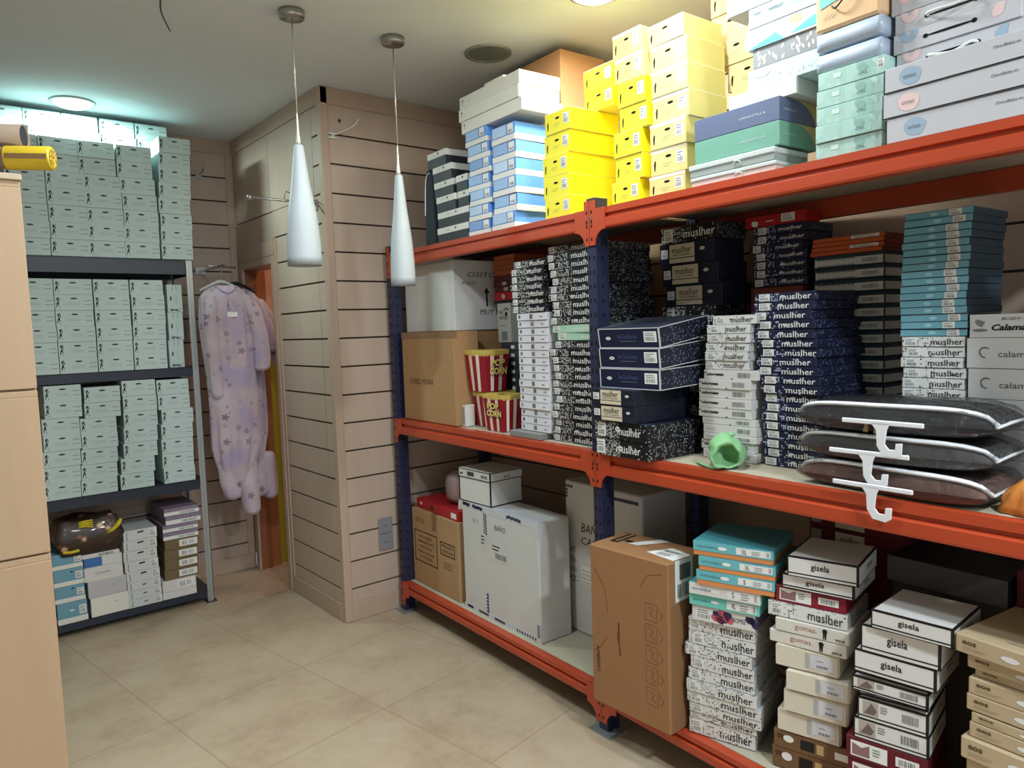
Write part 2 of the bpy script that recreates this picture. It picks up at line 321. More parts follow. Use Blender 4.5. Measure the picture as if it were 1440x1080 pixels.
D = {
 'bw_low': [(0.461,0.028,1.906,0.270,0.280,0.071,-0.6), (0.467,0.029,1.977,0.270,0.280,0.071,-0.6)],
 'bw_a': [(0.463,0.027,2.049,0.166,0.270,0.071,-0.2), (0.439,0.033,2.120,0.166,0.270,0.071,0.5), (0.432,0.032,2.191,0.166,0.270,0.071,-0.4), (0.391,0.030,2.262,0.166,0.270,0.071,-0.4)],
 'bw_b': [(0.641,0.033,2.049,0.090,0.270,0.071,-0.6), (0.631,0.033,2.120,0.090,0.270,0.071,0.7)],
 'blue_a': [(0.738,0.022,1.906,0.161,0.280,0.063,0.9), (0.743,0.022,1.970,0.161,0.280,0.063,-0.9), (0.758,0.019,2.034,0.161,0.280,0.063,0.4), (0.746,0.021,2.098,0.161,0.280,0.063,1.1), (0.759,0.022,2.162,0.161,0.280,0.063,-1.2), (0.749,0.021,2.226,0.161,0.280,0.063,0.5), (0.737,0.020,2.290,0.161,0.280,0.063,-1.0)],
 'blue_b': [(0.918,0.020,1.906,0.162,0.280,0.069,-0.7), (0.931,0.023,1.975,0.162,0.280,0.069,0.6), (0.932,0.020,2.045,0.162,0.280,0.069,-0.3), (0.931,0.022,2.115,0.162,0.280,0.069,0.1), (0.933,0.022,2.184,0.162,0.280,0.069,0.6), (0.934,0.020,2.254,0.162,0.280,0.069,-0.1)],
 'white_flat': [(0.710,0.021,2.355,0.437,0.210,0.052,-0.0), (0.696,0.018,2.408,0.437,0.210,0.052,-0.1), (0.700,0.022,2.460,0.437,0.210,0.052,-0.3)],
 'yel_a': [(1.275,0.017,1.906,0.145,0.245,0.077,0.2), (1.267,0.019,1.984,0.145,0.245,0.077,0.1), (1.265,0.020,2.062,0.145,0.245,0.077,-0.3), (1.275,0.023,2.139,0.145,0.245,0.077,-0.5), (1.286,0.019,2.217,0.145,0.245,0.077,-0.5)],
 'yel_b': [(1.365,0.151,2.296,0.155,0.220,0.078,-0.4), (1.364,0.149,2.374,0.155,0.220,0.078,0.4)],
 'yel_c': [(1.608,0.044,1.906,0.128,0.220,0.080,0.1), (1.624,0.047,1.987,0.128,0.220,0.080,-0.6), (1.623,0.042,2.068,0.128,0.220,0.080,-0.4), (1.650,0.047,2.149,0.128,0.220,0.080,0.2), (1.645,0.043,2.230,0.128,0.220,0.080,-0.3), (1.634,0.043,2.311,0.128,0.220,0.080,-0.1), (1.628,0.042,2.392,0.128,0.220,0.080,0.3)],
 'cream_d': [(1.774,0.052,1.906,0.148,0.190,0.071,0.7), (1.783,0.051,1.978,0.148,0.190,0.082,0.7), (1.785,0.047,2.061,0.148,0.190,0.080,-0.3), (1.793,0.053,2.142,0.148,0.190,0.082,0.4), (1.792,0.049,2.225,0.148,0.190,0.079,0.7), (1.788,0.051,2.305,0.148,0.190,0.079,0.5), (1.780,0.049,2.385,0.148,0.190,0.067,-0.5)],
 'cream_e': [(1.938,0.270,1.906,0.150,0.200,0.084,-0.6), (1.939,0.269,1.991,0.150,0.200,0.084,0.7), (1.940,0.269,2.076,0.150,0.200,0.084,-0.8), (1.941,0.267,2.161,0.150,0.200,0.084,-0.5), (1.923,0.272,2.246,0.150,0.200,0.084,-0.2), (1.885,0.269,2.331,0.150,0.200,0.084,-0.6), (1.860,0.273,2.416,0.150,0.200,0.084,-0.1), (1.861,0.268,2.501,0.150,0.200,0.084,-0.7)],
 'tray': [(1.981,0.010,1.906,0.289,0.160,0.027,0.0), (1.976,0.010,1.934,0.289,0.160,0.037,0.0)],
 'baby_front': [(1.988,0.020,1.975,0.288,0.180,0.065,0.0), (1.988,0.020,2.041,0.288,0.180,0.063,0.0)],
 'baby_f': [(2.091,0.048,2.106,0.218,0.170,0.044,0.0), (2.155,0.052,2.151,0.218,0.170,0.054,-0.1), (2.171,0.053,2.206,0.218,0.170,0.053,-0.0), (2.155,0.048,2.260,0.218,0.170,0.056,-0.1), (2.162,0.047,2.317,0.218,0.170,0.054,-0.1)],
 'baby_top': [(2.089,0.048,2.373,0.280,0.170,0.069,0.0)],
 'sage': [(2.380,0.022,1.906,0.172,0.250,0.043,-0.0), (2.382,0.017,1.950,0.172,0.250,0.043,-0.1), (2.385,0.018,1.993,0.172,0.250,0.043,-0.2), (2.385,0.018,2.037,0.172,0.250,0.043,0.2), (2.389,0.018,2.081,0.172,0.250,0.043,-0.3)],
 'pouch': [(2.383,0.023,2.124,0.166,0.250,0.051,0.1), (2.383,0.023,2.176,0.166,0.250,0.051,-0.1)],
 'kraft_bag': [(2.379,0.022,2.228,0.166,0.250,0.089,0.0)],
 'long_white': [(2.573,0.002,1.906,0.460,0.300,0.057,0.1), (2.564,-0.000,1.964,0.460,0.300,0.057,-0.1), (2.568,-0.002,2.022,0.460,0.300,0.057,0.1)],
 'handle_box': [(2.566,0.062,2.079,0.268,0.300,0.046,0.3), (2.560,0.059,2.126,0.268,0.300,0.046,0.1), (2.562,0.062,2.172,0.268,0.300,0.046,0.1), (2.553,0.062,2.219,0.268,0.300,0.046,0.0), (2.554,0.061,2.265,0.268,0.300,0.046,0.1)],
 'carton_brown': [(0.073,0.019,1.048,0.536,0.340,0.446,0.0)],
 'carton_white': [(-0.030,0.073,1.496,0.524,0.400,0.344,0.0)],
 'slab': [(0.989,0.023,1.048,0.205,0.300,0.024,0.0)],
 'white16': [(1.022,0.061,1.074,0.194,0.250,0.030,-0.9), (1.022,0.062,1.104,0.194,0.250,0.030,-0.7), (1.022,0.063,1.135,0.194,0.250,0.030,0.3), (1.021,0.057,1.165,0.194,0.250,0.030,-0.7), (1.021,0.061,1.196,0.194,0.250,0.030,0.1), (1.021,0.061,1.226,0.194,0.250,0.030,0.9), (1.020,0.058,1.256,0.194,0.250,0.030,-1.0), (1.020,0.063,1.287,0.194,0.250,0.030,-1.0), (1.020,0.062,1.317,0.194,0.250,0.030,-0.8), (1.019,0.062,1.348,0.194,0.250,0.030,0.6), (1.019,0.062,1.378,0.194,0.250,0.030,0.1), (1.019,0.062,1.408,0.194,0.250,0.030,-0.6), (1.020,0.061,1.439,0.194,0.250,0.030,-0.3), (1.020,0.062,1.469,0.194,0.250,0.030,0.5), (1.020,0.060,1.500,0.194,0.250,0.030,0.1), (1.020,0.057,1.530,0.194,0.250,0.030,-0.9)],
 'm7': [(0.989,0.061,1.561,0.218,0.270,0.030,-0.0), (0.986,0.062,1.592,0.218,0.270,0.030,0.3), (0.993,0.058,1.622,0.218,0.270,0.030,-0.3), (0.975,0.062,1.653,0.218,0.270,0.030,0.1), (0.991,0.057,1.683,0.218,0.270,0.030,0.8), (0.983,0.062,1.714,0.218,0.270,0.030,-1.0), (1.005,0.060,1.744,0.218,0.270,0.030,-0.3)],
 'mtall': [(1.220,0.069,1.048,0.262,0.300,0.030,-0.6), (1.225,0.063,1.079,0.262,0.300,0.030,-0.0), (1.231,0.072,1.109,0.262,0.300,0.030,-1.2), (1.228,0.061,1.140,0.262,0.300,0.030,0.4), (1.225,0.071,1.170,0.262,0.300,0.030,0.0), (1.240,0.065,1.201,0.262,0.300,0.030,1.1), (1.228,0.069,1.232,0.262,0.300,0.030,-1.3), (1.225,0.071,1.262,0.262,0.300,0.030,-0.9), (1.231,0.064,1.293,0.262,0.300,0.030,1.0), (1.241,0.065,1.323,0.262,0.300,0.030,0.9), (1.229,0.062,1.354,0.262,0.300,0.030,1.1), (1.222,0.062,1.385,0.262,0.300,0.030,-1.1), (1.254,0.066,1.415,0.262,0.300,0.030,-0.5), (1.268,0.067,1.446,0.262,0.300,0.030,1.2), (1.235,0.069,1.476,0.262,0.300,0.030,-1.5), (1.232,0.064,1.507,0.262,0.300,0.030,0.1), (1.237,0.066,1.538,0.262,0.300,0.030,0.6), (1.243,0.066,1.568,0.262,0.300,0.030,-1.3), (1.223,0.063,1.599,0.262,0.300,0.030,1.0), (1.224,0.064,1.629,0.262,0.300,0.030,0.8), (1.239,0.072,1.660,0.262,0.300,0.030,0.4), (1.231,0.068,1.691,0.262,0.300,0.030,0.3), (1.228,0.064,1.721,0.262,0.300,0.030,1.2), (1.221,0.066,1.752,0.262,0.300,0.030,1.2), (1.227,0.064,1.782,0.262,0.300,0.030,1.1)],
 'dots2': [(1.574,-0.028,1.048,0.251,0.260,0.060,0.2), (1.572,-0.030,1.109,0.251,0.260,0.060,-0.7)],
 'tan2': [(1.580,-0.043,1.171,0.201,0.270,0.055,-0.3), (1.578,-0.044,1.227,0.201,0.270,0.055,-0.7)],
 'lag': [(1.590,-0.015,1.283,0.272,0.260,0.068,0.9), (1.587,-0.010,1.352,0.272,0.260,0.068,1.0), (1.586,-0.010,1.420,0.272,0.260,0.068,1.6)],
 'tan_back': [(1.556,0.340,1.048,0.253,0.170,0.085,-0.4), (1.558,0.341,1.133,0.253,0.170,0.085,-1.0), (1.560,0.339,1.219,0.253,0.170,0.085,1.0), (1.562,0.338,1.304,0.253,0.170,0.085,0.4), (1.564,0.339,1.390,0.253,0.170,0.085,-0.5), (1.566,0.337,1.475,0.253,0.170,0.085,-1.2), (1.582,0.343,1.561,0.253,0.170,0.076,0.8), (1.566,0.342,1.638,0.253,0.170,0.077,0.7), (1.554,0.343,1.716,0.253,0.170,0.077,-0.8), (1.566,0.341,1.794,0.253,0.170,0.059,-0.0)],
 'white_mus': [(1.885,0.170,1.048,0.202,0.270,0.029,1.1), (1.876,0.172,1.078,0.202,0.270,0.031,1.1), (1.888,0.168,1.110,0.202,0.270,0.021,0.4), (1.886,0.171,1.132,0.202,0.270,0.029,0.6), (1.882,0.171,1.162,0.202,0.270,0.023,0.8), (1.869,0.169,1.186,0.202,0.270,0.031,1.0), (1.870,0.169,1.217,0.202,0.270,0.031,0.2), (1.869,0.172,1.249,0.202,0.270,0.031,0.5), (1.871,0.169,1.280,0.202,0.270,0.031,-0.6), (1.892,0.169,1.311,0.202,0.270,0.031,0.3), (1.895,0.173,1.343,0.165,0.270,0.029,1.0), (1.897,0.169,1.372,0.165,0.270,0.029,-0.2), (1.899,0.172,1.401,0.165,0.270,0.029,-0.5), (1.907,0.169,1.430,0.165,0.270,0.029,-1.2), (1.907,0.168,1.460,0.165,0.270,0.029,0.1), (1.929,0.171,1.489,0.165,0.270,0.029,0.3)],
 'navy': [(2.106,0.189,1.048,0.200,0.250,0.027,1.1), (2.106,0.191,1.076,0.200,0.250,0.027,-0.8), (2.104,0.186,1.104,0.200,0.250,0.027,1.1), (2.104,0.195,1.132,0.200,0.250,0.027,1.0), (2.102,0.191,1.160,0.200,0.250,0.027,-0.5), (2.100,0.186,1.189,0.200,0.250,0.027,-0.6), (2.102,0.187,1.217,0.200,0.250,0.027,1.0), (2.100,0.194,1.245,0.200,0.250,0.027,0.7), (2.098,0.186,1.273,0.200,0.250,0.027,-0.6), (2.093,0.188,1.301,0.200,0.250,0.027,1.1), (2.088,0.187,1.329,0.200,0.250,0.027,0.7), (2.080,0.192,1.357,0.200,0.250,0.027,0.1), (2.091,0.195,1.385,0.200,0.250,0.027,-0.6), (2.084,0.190,1.413,0.200,0.250,0.027,-0.8), (2.076,0.186,1.441,0.200,0.250,0.027,-1.1), (2.081,0.188,1.470,0.200,0.250,0.027,-0.9), (2.066,0.186,1.498,0.200,0.250,0.027,1.2), (2.074,0.188,1.526,0.200,0.250,0.027,0.9), (2.075,0.192,1.554,0.200,0.250,0.027,0.6)],
 'dk_mus': [(1.887,0.461,1.614,0.200,0.160,0.029,0.9), (1.884,0.462,1.644,0.200,0.160,0.029,0.4), (1.885,0.460,1.673,0.200,0.160,0.029,0.4), (1.888,0.461,1.703,0.200,0.160,0.029,0.1), (1.871,0.460,1.732,0.200,0.160,0.029,-0.7), (1.886,0.462,1.762,0.200,0.160,0.029,-0.0), (1.889,0.457,1.792,0.200,0.160,0.029,-0.7)],
 'pattern': [(2.116,0.457,1.048,0.230,0.170,0.040,-0.4), (2.116,0.454,1.089,0.230,0.170,0.040,0.3), (2.116,0.457,1.129,0.230,0.170,0.040,-0.3), (2.116,0.454,1.170,0.230,0.170,0.040,-0.1), (2.117,0.452,1.211,0.230,0.170,0.040,0.6), (2.117,0.452,1.251,0.230,0.170,0.040,0.7), (2.117,0.453,1.292,0.230,0.170,0.040,-0.5), (2.117,0.457,1.333,0.230,0.170,0.040,0.5), (2.117,0.453,1.374,0.230,0.170,0.040,0.1), (2.117,0.455,1.414,0.230,0.170,0.040,0.3), (2.117,0.453,1.455,0.230,0.170,0.040,0.5), (2.117,0.458,1.496,0.230,0.170,0.040,0.3), (2.117,0.458,1.536,0.230,0.170,0.040,0.7), (2.117,0.454,1.577,0.230,0.170,0.040,0.6), (2.117,0.457,1.618,0.230,0.170,0.040,0.1), (2.117,0.453,1.658,0.230,0.170,0.040,0.2)],
 'orange_box': [(2.105,0.452,1.699,0.235,0.170,0.013,-0.3), (2.110,0.451,1.713,0.235,0.170,0.013,0.6), (2.113,0.451,1.727,0.235,0.170,0.013,-0.7), (2.115,0.451,1.741,0.235,0.170,0.013,-0.4)],
 'white_mus_b': [(2.487,0.282,1.048,0.157,0.260,0.027,0.3), (2.487,0.279,1.076,0.157,0.260,0.027,0.6), (2.487,0.281,1.104,0.157,0.260,0.027,-0.3), (2.487,0.282,1.132,0.157,0.260,0.027,0.6), (2.486,0.282,1.160,0.157,0.260,0.027,0.6), (2.484,0.281,1.189,0.157,0.260,0.027,0.3), (2.484,0.281,1.217,0.157,0.260,0.027,0.0), (2.484,0.283,1.245,0.157,0.260,0.027,-0.2), (2.484,0.277,1.273,0.157,0.260,0.027,0.3), (2.482,0.280,1.301,0.157,0.260,0.027,0.1), (2.485,0.281,1.329,0.157,0.260,0.027,-0.4), (2.479,0.278,1.357,0.157,0.260,0.027,-0.7), (2.481,0.282,1.385,0.157,0.260,0.027,0.7), (2.481,0.281,1.413,0.157,0.260,0.027,-0.6)],
 'teal_mid': [(2.475,0.283,1.441,0.168,0.220,0.019,0.5), (2.478,0.280,1.461,0.168,0.220,0.019,-0.8), (2.476,0.282,1.480,0.168,0.220,0.019,0.2), (2.476,0.281,1.500,0.168,0.220,0.019,-0.8), (2.474,0.281,1.519,0.168,0.220,0.019,-0.7), (2.474,0.280,1.539,0.168,0.220,0.019,-0.6), (2.476,0.279,1.558,0.168,0.220,0.019,0.6), (2.478,0.281,1.578,0.168,0.220,0.019,0.5), (2.478,0.279,1.597,0.168,0.220,0.019,-0.2), (2.479,0.281,1.617,0.168,0.220,0.019,-0.7), (2.481,0.279,1.636,0.168,0.220,0.019,0.8), (2.481,0.282,1.656,0.168,0.220,0.019,0.6), (2.479,0.279,1.675,0.168,0.220,0.019,0.3), (2.482,0.282,1.695,0.168,0.220,0.019,0.3), (2.484,0.280,1.714,0.168,0.220,0.019,-0.5), (2.486,0.277,1.734,0.168,0.220,0.019,0.6), (2.486,0.283,1.753,0.168,0.220,0.019,-0.4)],
 'calamaro': [(2.653,0.287,1.048,0.240,0.280,0.079,-0.1), (2.652,0.286,1.128,0.240,0.280,0.079,0.3), (2.649,0.284,1.208,0.240,0.280,0.071,0.1), (2.647,0.284,1.280,0.240,0.280,0.077,0.0), (2.644,0.282,1.358,0.240,0.280,0.077,-0.2), (2.649,0.284,1.436,0.240,0.280,0.059,0.4)],
 'b_brown': [(0.028,0.053,0.167,0.496,0.360,0.399,0.0)],
 'b_red': [(0.047,0.088,0.568,0.429,0.250,0.049,-2.0)],
 'b_white': [(0.524,0.058,0.167,0.596,0.200,0.524,0.0)],
 'b_lidbox': [(0.519,0.048,0.693,0.245,0.200,0.154,3.0)],
 'b_white2': [(1.041,0.269,0.167,0.460,0.300,0.664,0.0)],
 'big': [(1.546,-0.050,0.190,0.388,0.220,0.548,6.0)],
 'b_teal': [(1.937,0.015,0.167,0.215,0.240,0.051,17.0), (1.940,0.015,0.219,0.218,0.240,0.022,16.0), (1.942,0.010,0.242,0.233,0.240,0.032,16.0), (1.938,0.005,0.275,0.240,0.240,0.038,16.0), (1.940,0.000,0.313,0.228,0.240,0.039,16.0), (1.945,0.005,0.353,0.213,0.240,0.040,17.0), (1.955,0.005,0.394,0.203,0.240,0.039,17.0), (1.936,0.000,0.434,0.217,0.240,0.038,16.0), (1.948,0.005,0.473,0.214,0.240,0.044,17.0), (1.948,0.005,0.518,0.214,0.240,0.042,17.0), (1.972,-0.005,0.560,0.199,0.240,0.051,18.0), (1.970,-0.015,0.612,0.218,0.240,0.038,18.0), (1.977,-0.025,0.651,0.222,0.240,0.039,18.0), (2.007,-0.025,0.690,0.237,0.240,0.046,18.0), (2.016,-0.025,0.737,0.231,0.240,0.043,19.0), (1.996,-0.025,0.781,0.243,0.240,0.044,19.0)],
 'b_gis': [(2.214,0.060,0.168,0.217,0.210,0.063,15.0), (2.220,0.060,0.231,0.215,0.210,0.053,15.0), (2.232,0.060,0.285,0.178,0.210,0.069,15.0), (2.256,0.055,0.355,0.177,0.210,0.070,15.0), (2.267,0.050,0.426,0.174,0.210,0.061,15.0), (2.233,0.050,0.488,0.177,0.210,0.067,15.0), (2.214,0.050,0.555,0.217,0.210,0.038,12.0), (2.233,0.050,0.594,0.205,0.210,0.039,13.0), (2.210,0.050,0.635,0.221,0.210,0.044,13.0), (2.232,0.055,0.680,0.194,0.210,0.049,14.0), (2.257,0.050,0.729,0.196,0.210,0.042,13.0), (2.281,0.040,0.772,0.188,0.210,0.058,15.0)],
 'b_gis2': [(2.454,0.050,0.240,0.202,0.200,0.071,12.0), (2.452,0.045,0.312,0.197,0.200,0.061,12.0), (2.471,0.050,0.374,0.179,0.200,0.058,12.0), (2.482,0.050,0.432,0.167,0.200,0.059,12.0), (2.479,0.060,0.492,0.163,0.200,0.019,14.0), (2.472,0.040,0.511,0.181,0.200,0.039,10.0), (2.471,0.060,0.550,0.174,0.200,0.016,9.0), (2.479,0.035,0.567,0.195,0.200,0.060,8.0), (2.498,0.035,0.628,0.186,0.200,0.071,8.0), (2.527,0.030,0.700,0.190,0.200,0.048,5.0)],
 'b_eos': [(2.742,0.060,0.360,0.240,0.280,0.079,-2.0), (2.733,0.050,0.440,0.240,0.280,0.054,-2.0), (2.747,0.060,0.495,0.240,0.280,0.037,-2.0), (2.751,0.060,0.532,0.240,0.280,0.025,-2.0), (2.740,0.060,0.559,0.240,0.280,0.041,-2.0), (2.744,0.060,0.600,0.240,0.280,0.041,-2.0), (2.754,0.070,0.642,0.240,0.280,0.021,-2.0), (2.741,0.060,0.663,0.240,0.280,0.034,-2.0), (2.718,0.050,0.698,0.240,0.280,0.045,-6.0)],
 't0': [(0.410,4.262,1.936,0.165,0.300,0.083,-0.6), (0.414,4.261,2.020,0.165,0.300,0.083,-0.1), (0.411,4.264,2.103,0.165,0.300,0.083,-0.5), (0.409,4.261,2.187,0.165,0.300,0.083,0.5), (0.409,4.260,2.270,0.165,0.300,0.083,0.8), (0.390,4.261,2.354,0.165,0.300,0.083,0.1), (0.388,4.263,2.438,0.165,0.300,0.083,0.7)],
 't1': [(0.578,4.260,1.936,0.167,0.300,0.083,0.6), (0.582,4.261,2.020,0.167,0.300,0.083,0.3), (0.579,4.260,2.103,0.167,0.300,0.083,0.4), (0.577,4.261,2.187,0.167,0.300,0.083,-0.5), (0.577,4.260,2.270,0.167,0.300,0.083,-0.3), (0.558,4.261,2.354,0.167,0.300,0.083,0.8), (0.556,4.262,2.438,0.167,0.300,0.083,-0.2)],
 't2': [(0.744,4.264,1.936,0.167,0.300,0.083,-0.5), (0.747,4.261,2.020,0.167,0.300,0.083,0.7), (0.747,4.264,2.103,0.167,0.300,0.083,0.3), (0.744,4.264,2.187,0.167,0.300,0.083,-0.7), (0.742,4.264,2.270,0.167,0.300,0.083,0.3), (0.726,4.263,2.354,0.167,0.300,0.083,0.5), (0.724,4.260,2.438,0.167,0.300,0.083,-0.5)],
 't3': [(0.912,4.261,1.936,0.167,0.300,0.083,-0.0), (0.914,4.262,2.020,0.167,0.300,0.083,0.1), (0.916,4.261,2.103,0.167,0.300,0.083,0.4), (0.914,4.263,2.187,0.167,0.300,0.083,0.4), (0.908,4.260,2.270,0.167,0.300,0.083,-0.6), (0.899,4.261,2.354,0.167,0.300,0.083,-0.4), (0.900,4.262,2.438,0.167,0.300,0.083,-0.5)],
 't4': [(1.088,4.257,1.936,0.160,0.175,0.081,-0.2), (1.090,4.256,2.018,0.160,0.175,0.081,0.3), (1.093,4.259,2.099,0.160,0.175,0.081,-0.5), (1.089,4.256,2.181,0.160,0.175,0.081,0.8), (1.095,4.256,2.262,0.160,0.175,0.081,-0.8), (1.100,4.256,2.344,0.160,0.175,0.081,0.5), (1.103,4.258,2.425,0.160,0.175,0.081,0.7), (1.108,4.257,2.507,0.160,0.175,0.081,-0.7)],
 'tb0': [(0.354,4.441,2.522,0.167,0.200,0.083,0.4), (0.354,4.442,2.606,0.167,0.200,0.083,-0.6)],
 'tb1': [(0.543,4.442,2.522,0.163,0.200,0.083,-0.1), (0.525,4.441,2.606,0.163,0.200,0.083,-0.1)],
 'tb2': [(0.705,4.441,2.522,0.163,0.200,0.083,-0.8), (0.695,4.443,2.606,0.163,0.200,0.083,0.4)],
 'tb3': [(0.879,4.442,2.522,0.163,0.200,0.083,-0.6), (0.871,4.441,2.606,0.163,0.200,0.083,0.1)],
 'tb4': [(1.049,4.444,2.522,0.163,0.200,0.083,-0.0), (1.040,4.444,2.606,0.163,0.200,0.083,0.0)],
 's0': [(0.406,4.261,1.346,0.165,0.300,0.079,0.2), (0.406,4.262,1.425,0.165,0.300,0.079,0.2), (0.407,4.263,1.505,0.165,0.300,0.079,-0.8), (0.405,4.262,1.584,0.165,0.300,0.079,0.5), (0.406,4.261,1.664,0.165,0.300,0.079,-0.7), (0.406,4.261,1.743,0.165,0.300,0.079,-0.3)],
 's1': [(0.574,4.262,1.346,0.168,0.300,0.079,-0.3), (0.574,4.263,1.425,0.168,0.300,0.079,-0.5), (0.575,4.261,1.505,0.168,0.300,0.079,0.3), (0.573,4.262,1.584,0.168,0.300,0.079,0.7), (0.574,4.264,1.664,0.168,0.300,0.079,-0.4), (0.574,4.261,1.743,0.168,0.300,0.079,0.1)],
 's2': [(0.746,4.262,1.346,0.165,0.300,0.079,-0.2), (0.747,4.263,1.425,0.165,0.300,0.079,-0.5), (0.748,4.262,1.505,0.165,0.300,0.079,-0.6), (0.748,4.264,1.584,0.165,0.300,0.079,0.2), (0.748,4.264,1.664,0.165,0.300,0.079,-0.6), (0.748,4.263,1.743,0.165,0.300,0.079,0.2)],
 's3': [(0.916,4.260,1.346,0.162,0.300,0.079,0.5), (0.917,4.263,1.425,0.162,0.300,0.079,-0.7), (0.920,4.264,1.505,0.162,0.300,0.079,0.5), (0.922,4.262,1.584,0.162,0.300,0.079,0.1), (0.921,4.261,1.664,0.162,0.300,0.079,-0.7), (0.919,4.262,1.743,0.162,0.300,0.079,0.6)],
 's4': [(1.097,4.291,1.346,0.078,0.260,0.151,-0.0), (1.103,4.291,1.498,0.078,0.260,0.151,0.3), (1.107,4.294,1.650,0.078,0.260,0.151,0.6)],
 'h1': [(0.460,4.261,0.713,0.163,0.300,0.082,-0.1), (0.465,4.260,0.795,0.163,0.300,0.082,0.0), (0.471,4.263,0.878,0.163,0.300,0.082,0.6), (0.477,4.260,0.960,0.163,0.300,0.082,-0.1), (0.476,4.260,1.042,0.163,0.300,0.082,-0.1), (0.493,4.264,1.125,0.163,0.300,0.082,-0.3), (0.495,4.263,1.207,0.163,0.300,0.082,0.7)],
 'h2': [(0.626,4.263,0.713,0.166,0.300,0.079,-0.5), (0.631,4.264,0.792,0.166,0.300,0.079,0.7), (0.637,4.264,0.872,0.166,0.300,0.079,-0.8), (0.643,4.260,0.952,0.166,0.300,0.079,-0.3), (0.642,4.262,1.031,0.166,0.300,0.079,-0.1), (0.666,4.260,1.110,0.166,0.300,0.079,0.2), (0.670,4.263,1.190,0.166,0.300,0.079,0.2)],
 'h3': [(0.807,4.262,0.713,0.164,0.300,0.082,0.1), (0.815,4.263,0.796,0.164,0.300,0.082,-0.7), (0.833,4.262,0.878,0.164,0.300,0.082,-0.6), (0.839,4.260,0.961,0.164,0.300,0.082,0.4), (0.844,4.261,1.043,0.164,0.300,0.082,-0.3), (0.846,4.261,1.126,0.164,0.300,0.082,0.1), (0.844,4.260,1.209,0.164,0.300,0.082,0.2)],
 'h4': [(1.021,4.260,0.713,0.163,0.300,0.081,0.7), (1.018,4.261,0.794,0.163,0.300,0.081,0.4), (1.020,4.262,0.876,0.163,0.300,0.081,-0.1), (1.023,4.261,0.958,0.163,0.300,0.081,-0.2), (1.031,4.263,1.039,0.163,0.300,0.081,0.0), (1.017,4.262,1.120,0.163,0.300,0.081,-0.4), (1.015,4.262,1.202,0.163,0.300,0.081,-0.5)],
 'g_blue': [(0.478,4.267,0.068,0.133,0.280,0.111,0.2), (0.473,4.267,0.180,0.133,0.280,0.084,0.1), (0.473,4.267,0.265,0.133,0.280,0.087,-0.5), (0.472,4.269,0.353,0.133,0.280,0.079,0.3)],
 'g_white': [(0.627,4.268,0.068,0.179,0.280,0.102,0.7), (0.620,4.267,0.171,0.179,0.280,0.087,-0.3), (0.608,4.266,0.259,0.179,0.280,0.074,-0.3)],
 'g_white2': [(0.612,4.266,0.334,0.175,0.280,0.049,-0.3), (0.602,4.266,0.384,0.175,0.280,0.021,-0.0)],
 'g_clef': [(0.805,4.266,0.068,0.165,0.280,0.044,-0.2), (0.804,4.268,0.113,0.165,0.280,0.044,-0.3), (0.803,4.268,0.158,0.165,0.280,0.049,0.5), (0.801,4.266,0.208,0.165,0.280,0.055,0.5), (0.797,4.266,0.264,0.165,0.280,0.055,-0.6), (0.794,4.269,0.320,0.165,0.280,0.056,-0.7), (0.797,4.265,0.377,0.165,0.280,0.056,0.6), (0.800,4.265,0.434,0.165,0.280,0.055,0.2)],
 'g_olive': [(0.973,4.267,0.068,0.177,0.300,0.039,-0.4), (0.974,4.266,0.108,0.177,0.300,0.064,0.7), (0.990,4.267,0.173,0.177,0.300,0.055,-0.4), (0.994,4.267,0.229,0.177,0.300,0.055,0.4), (0.995,4.266,0.285,0.177,0.300,0.055,-0.7), (1.001,4.268,0.341,0.177,0.300,0.055,-0.6)],
 'g_mauve': [(0.995,4.265,0.397,0.183,0.300,0.041,-0.8), (0.996,4.269,0.439,0.183,0.300,0.039,-0.1), (1.013,4.268,0.479,0.183,0.300,0.049,0.1), (1.008,4.269,0.529,0.183,0.300,0.041,-0.3)],
}
# ------------------------------------------------------------------ basic materials
WOODW = wood('slatwall_laminate', (188, 167, 151), .9, (1, 1, .06), 7)
WOODT = wood('trim_laminate', (184, 160, 142), .92, (1, 1, .06), 7)
GROOVE = mat('groove_shadow', (70, 56, 44), .8)
MAPLE = wood('maple_laminate', (198, 168, 136), .88, (1, 1, .05), 8)
PAINT = mat('ceiling_paint', (226, 234, 240), .8, .02, 3)
WHITE = mat('white_card', (214, 212, 208), .5, .03, 5)
WHITEC = mat('white_carton', (206, 205, 202), .55, .04, 4)
BLACK = mat('black_print', (26, 26, 28), .45)
GREY = mat('grey_print', (120, 124, 124), .6)
DGREY = mat('dark_grey_print', (66, 68, 70), .6)
LABEL = mat('label_paper', (226, 226, 222), .5, .02)
KRAFT = mat('kraft_card', (166, 128, 88), .75, .06, 14, bump=.05)
KRAFTD = mat('brown_kraft_card', (152, 110, 74), .75, .06, 14, bump=.05)
ORANGE = mat('orange_steel', (178, 68, 38), .32, .06, 5, spec=.5)
NAVYST = mat('navy_steel', (36, 40, 66), .4, .08, 8, spec=.5)
DARKHOLE = mat('dark_opening', (14, 14, 16), .9)
BOARD = mat('chipboard_shelf', (178, 170, 150), .8, .12, 60)
GALV = mat('galvanised_steel', (168, 172, 172), .38, .05, 20, metal=.55, spec=.5)
DKSTEEL = mat('dark_shelf_steel', (32, 40, 56), .38, .06, 10, spec=.5)
CHROME = mat('brushed_steel', (176, 176, 172), .28, .03, 20, metal=.9, spec=.5)

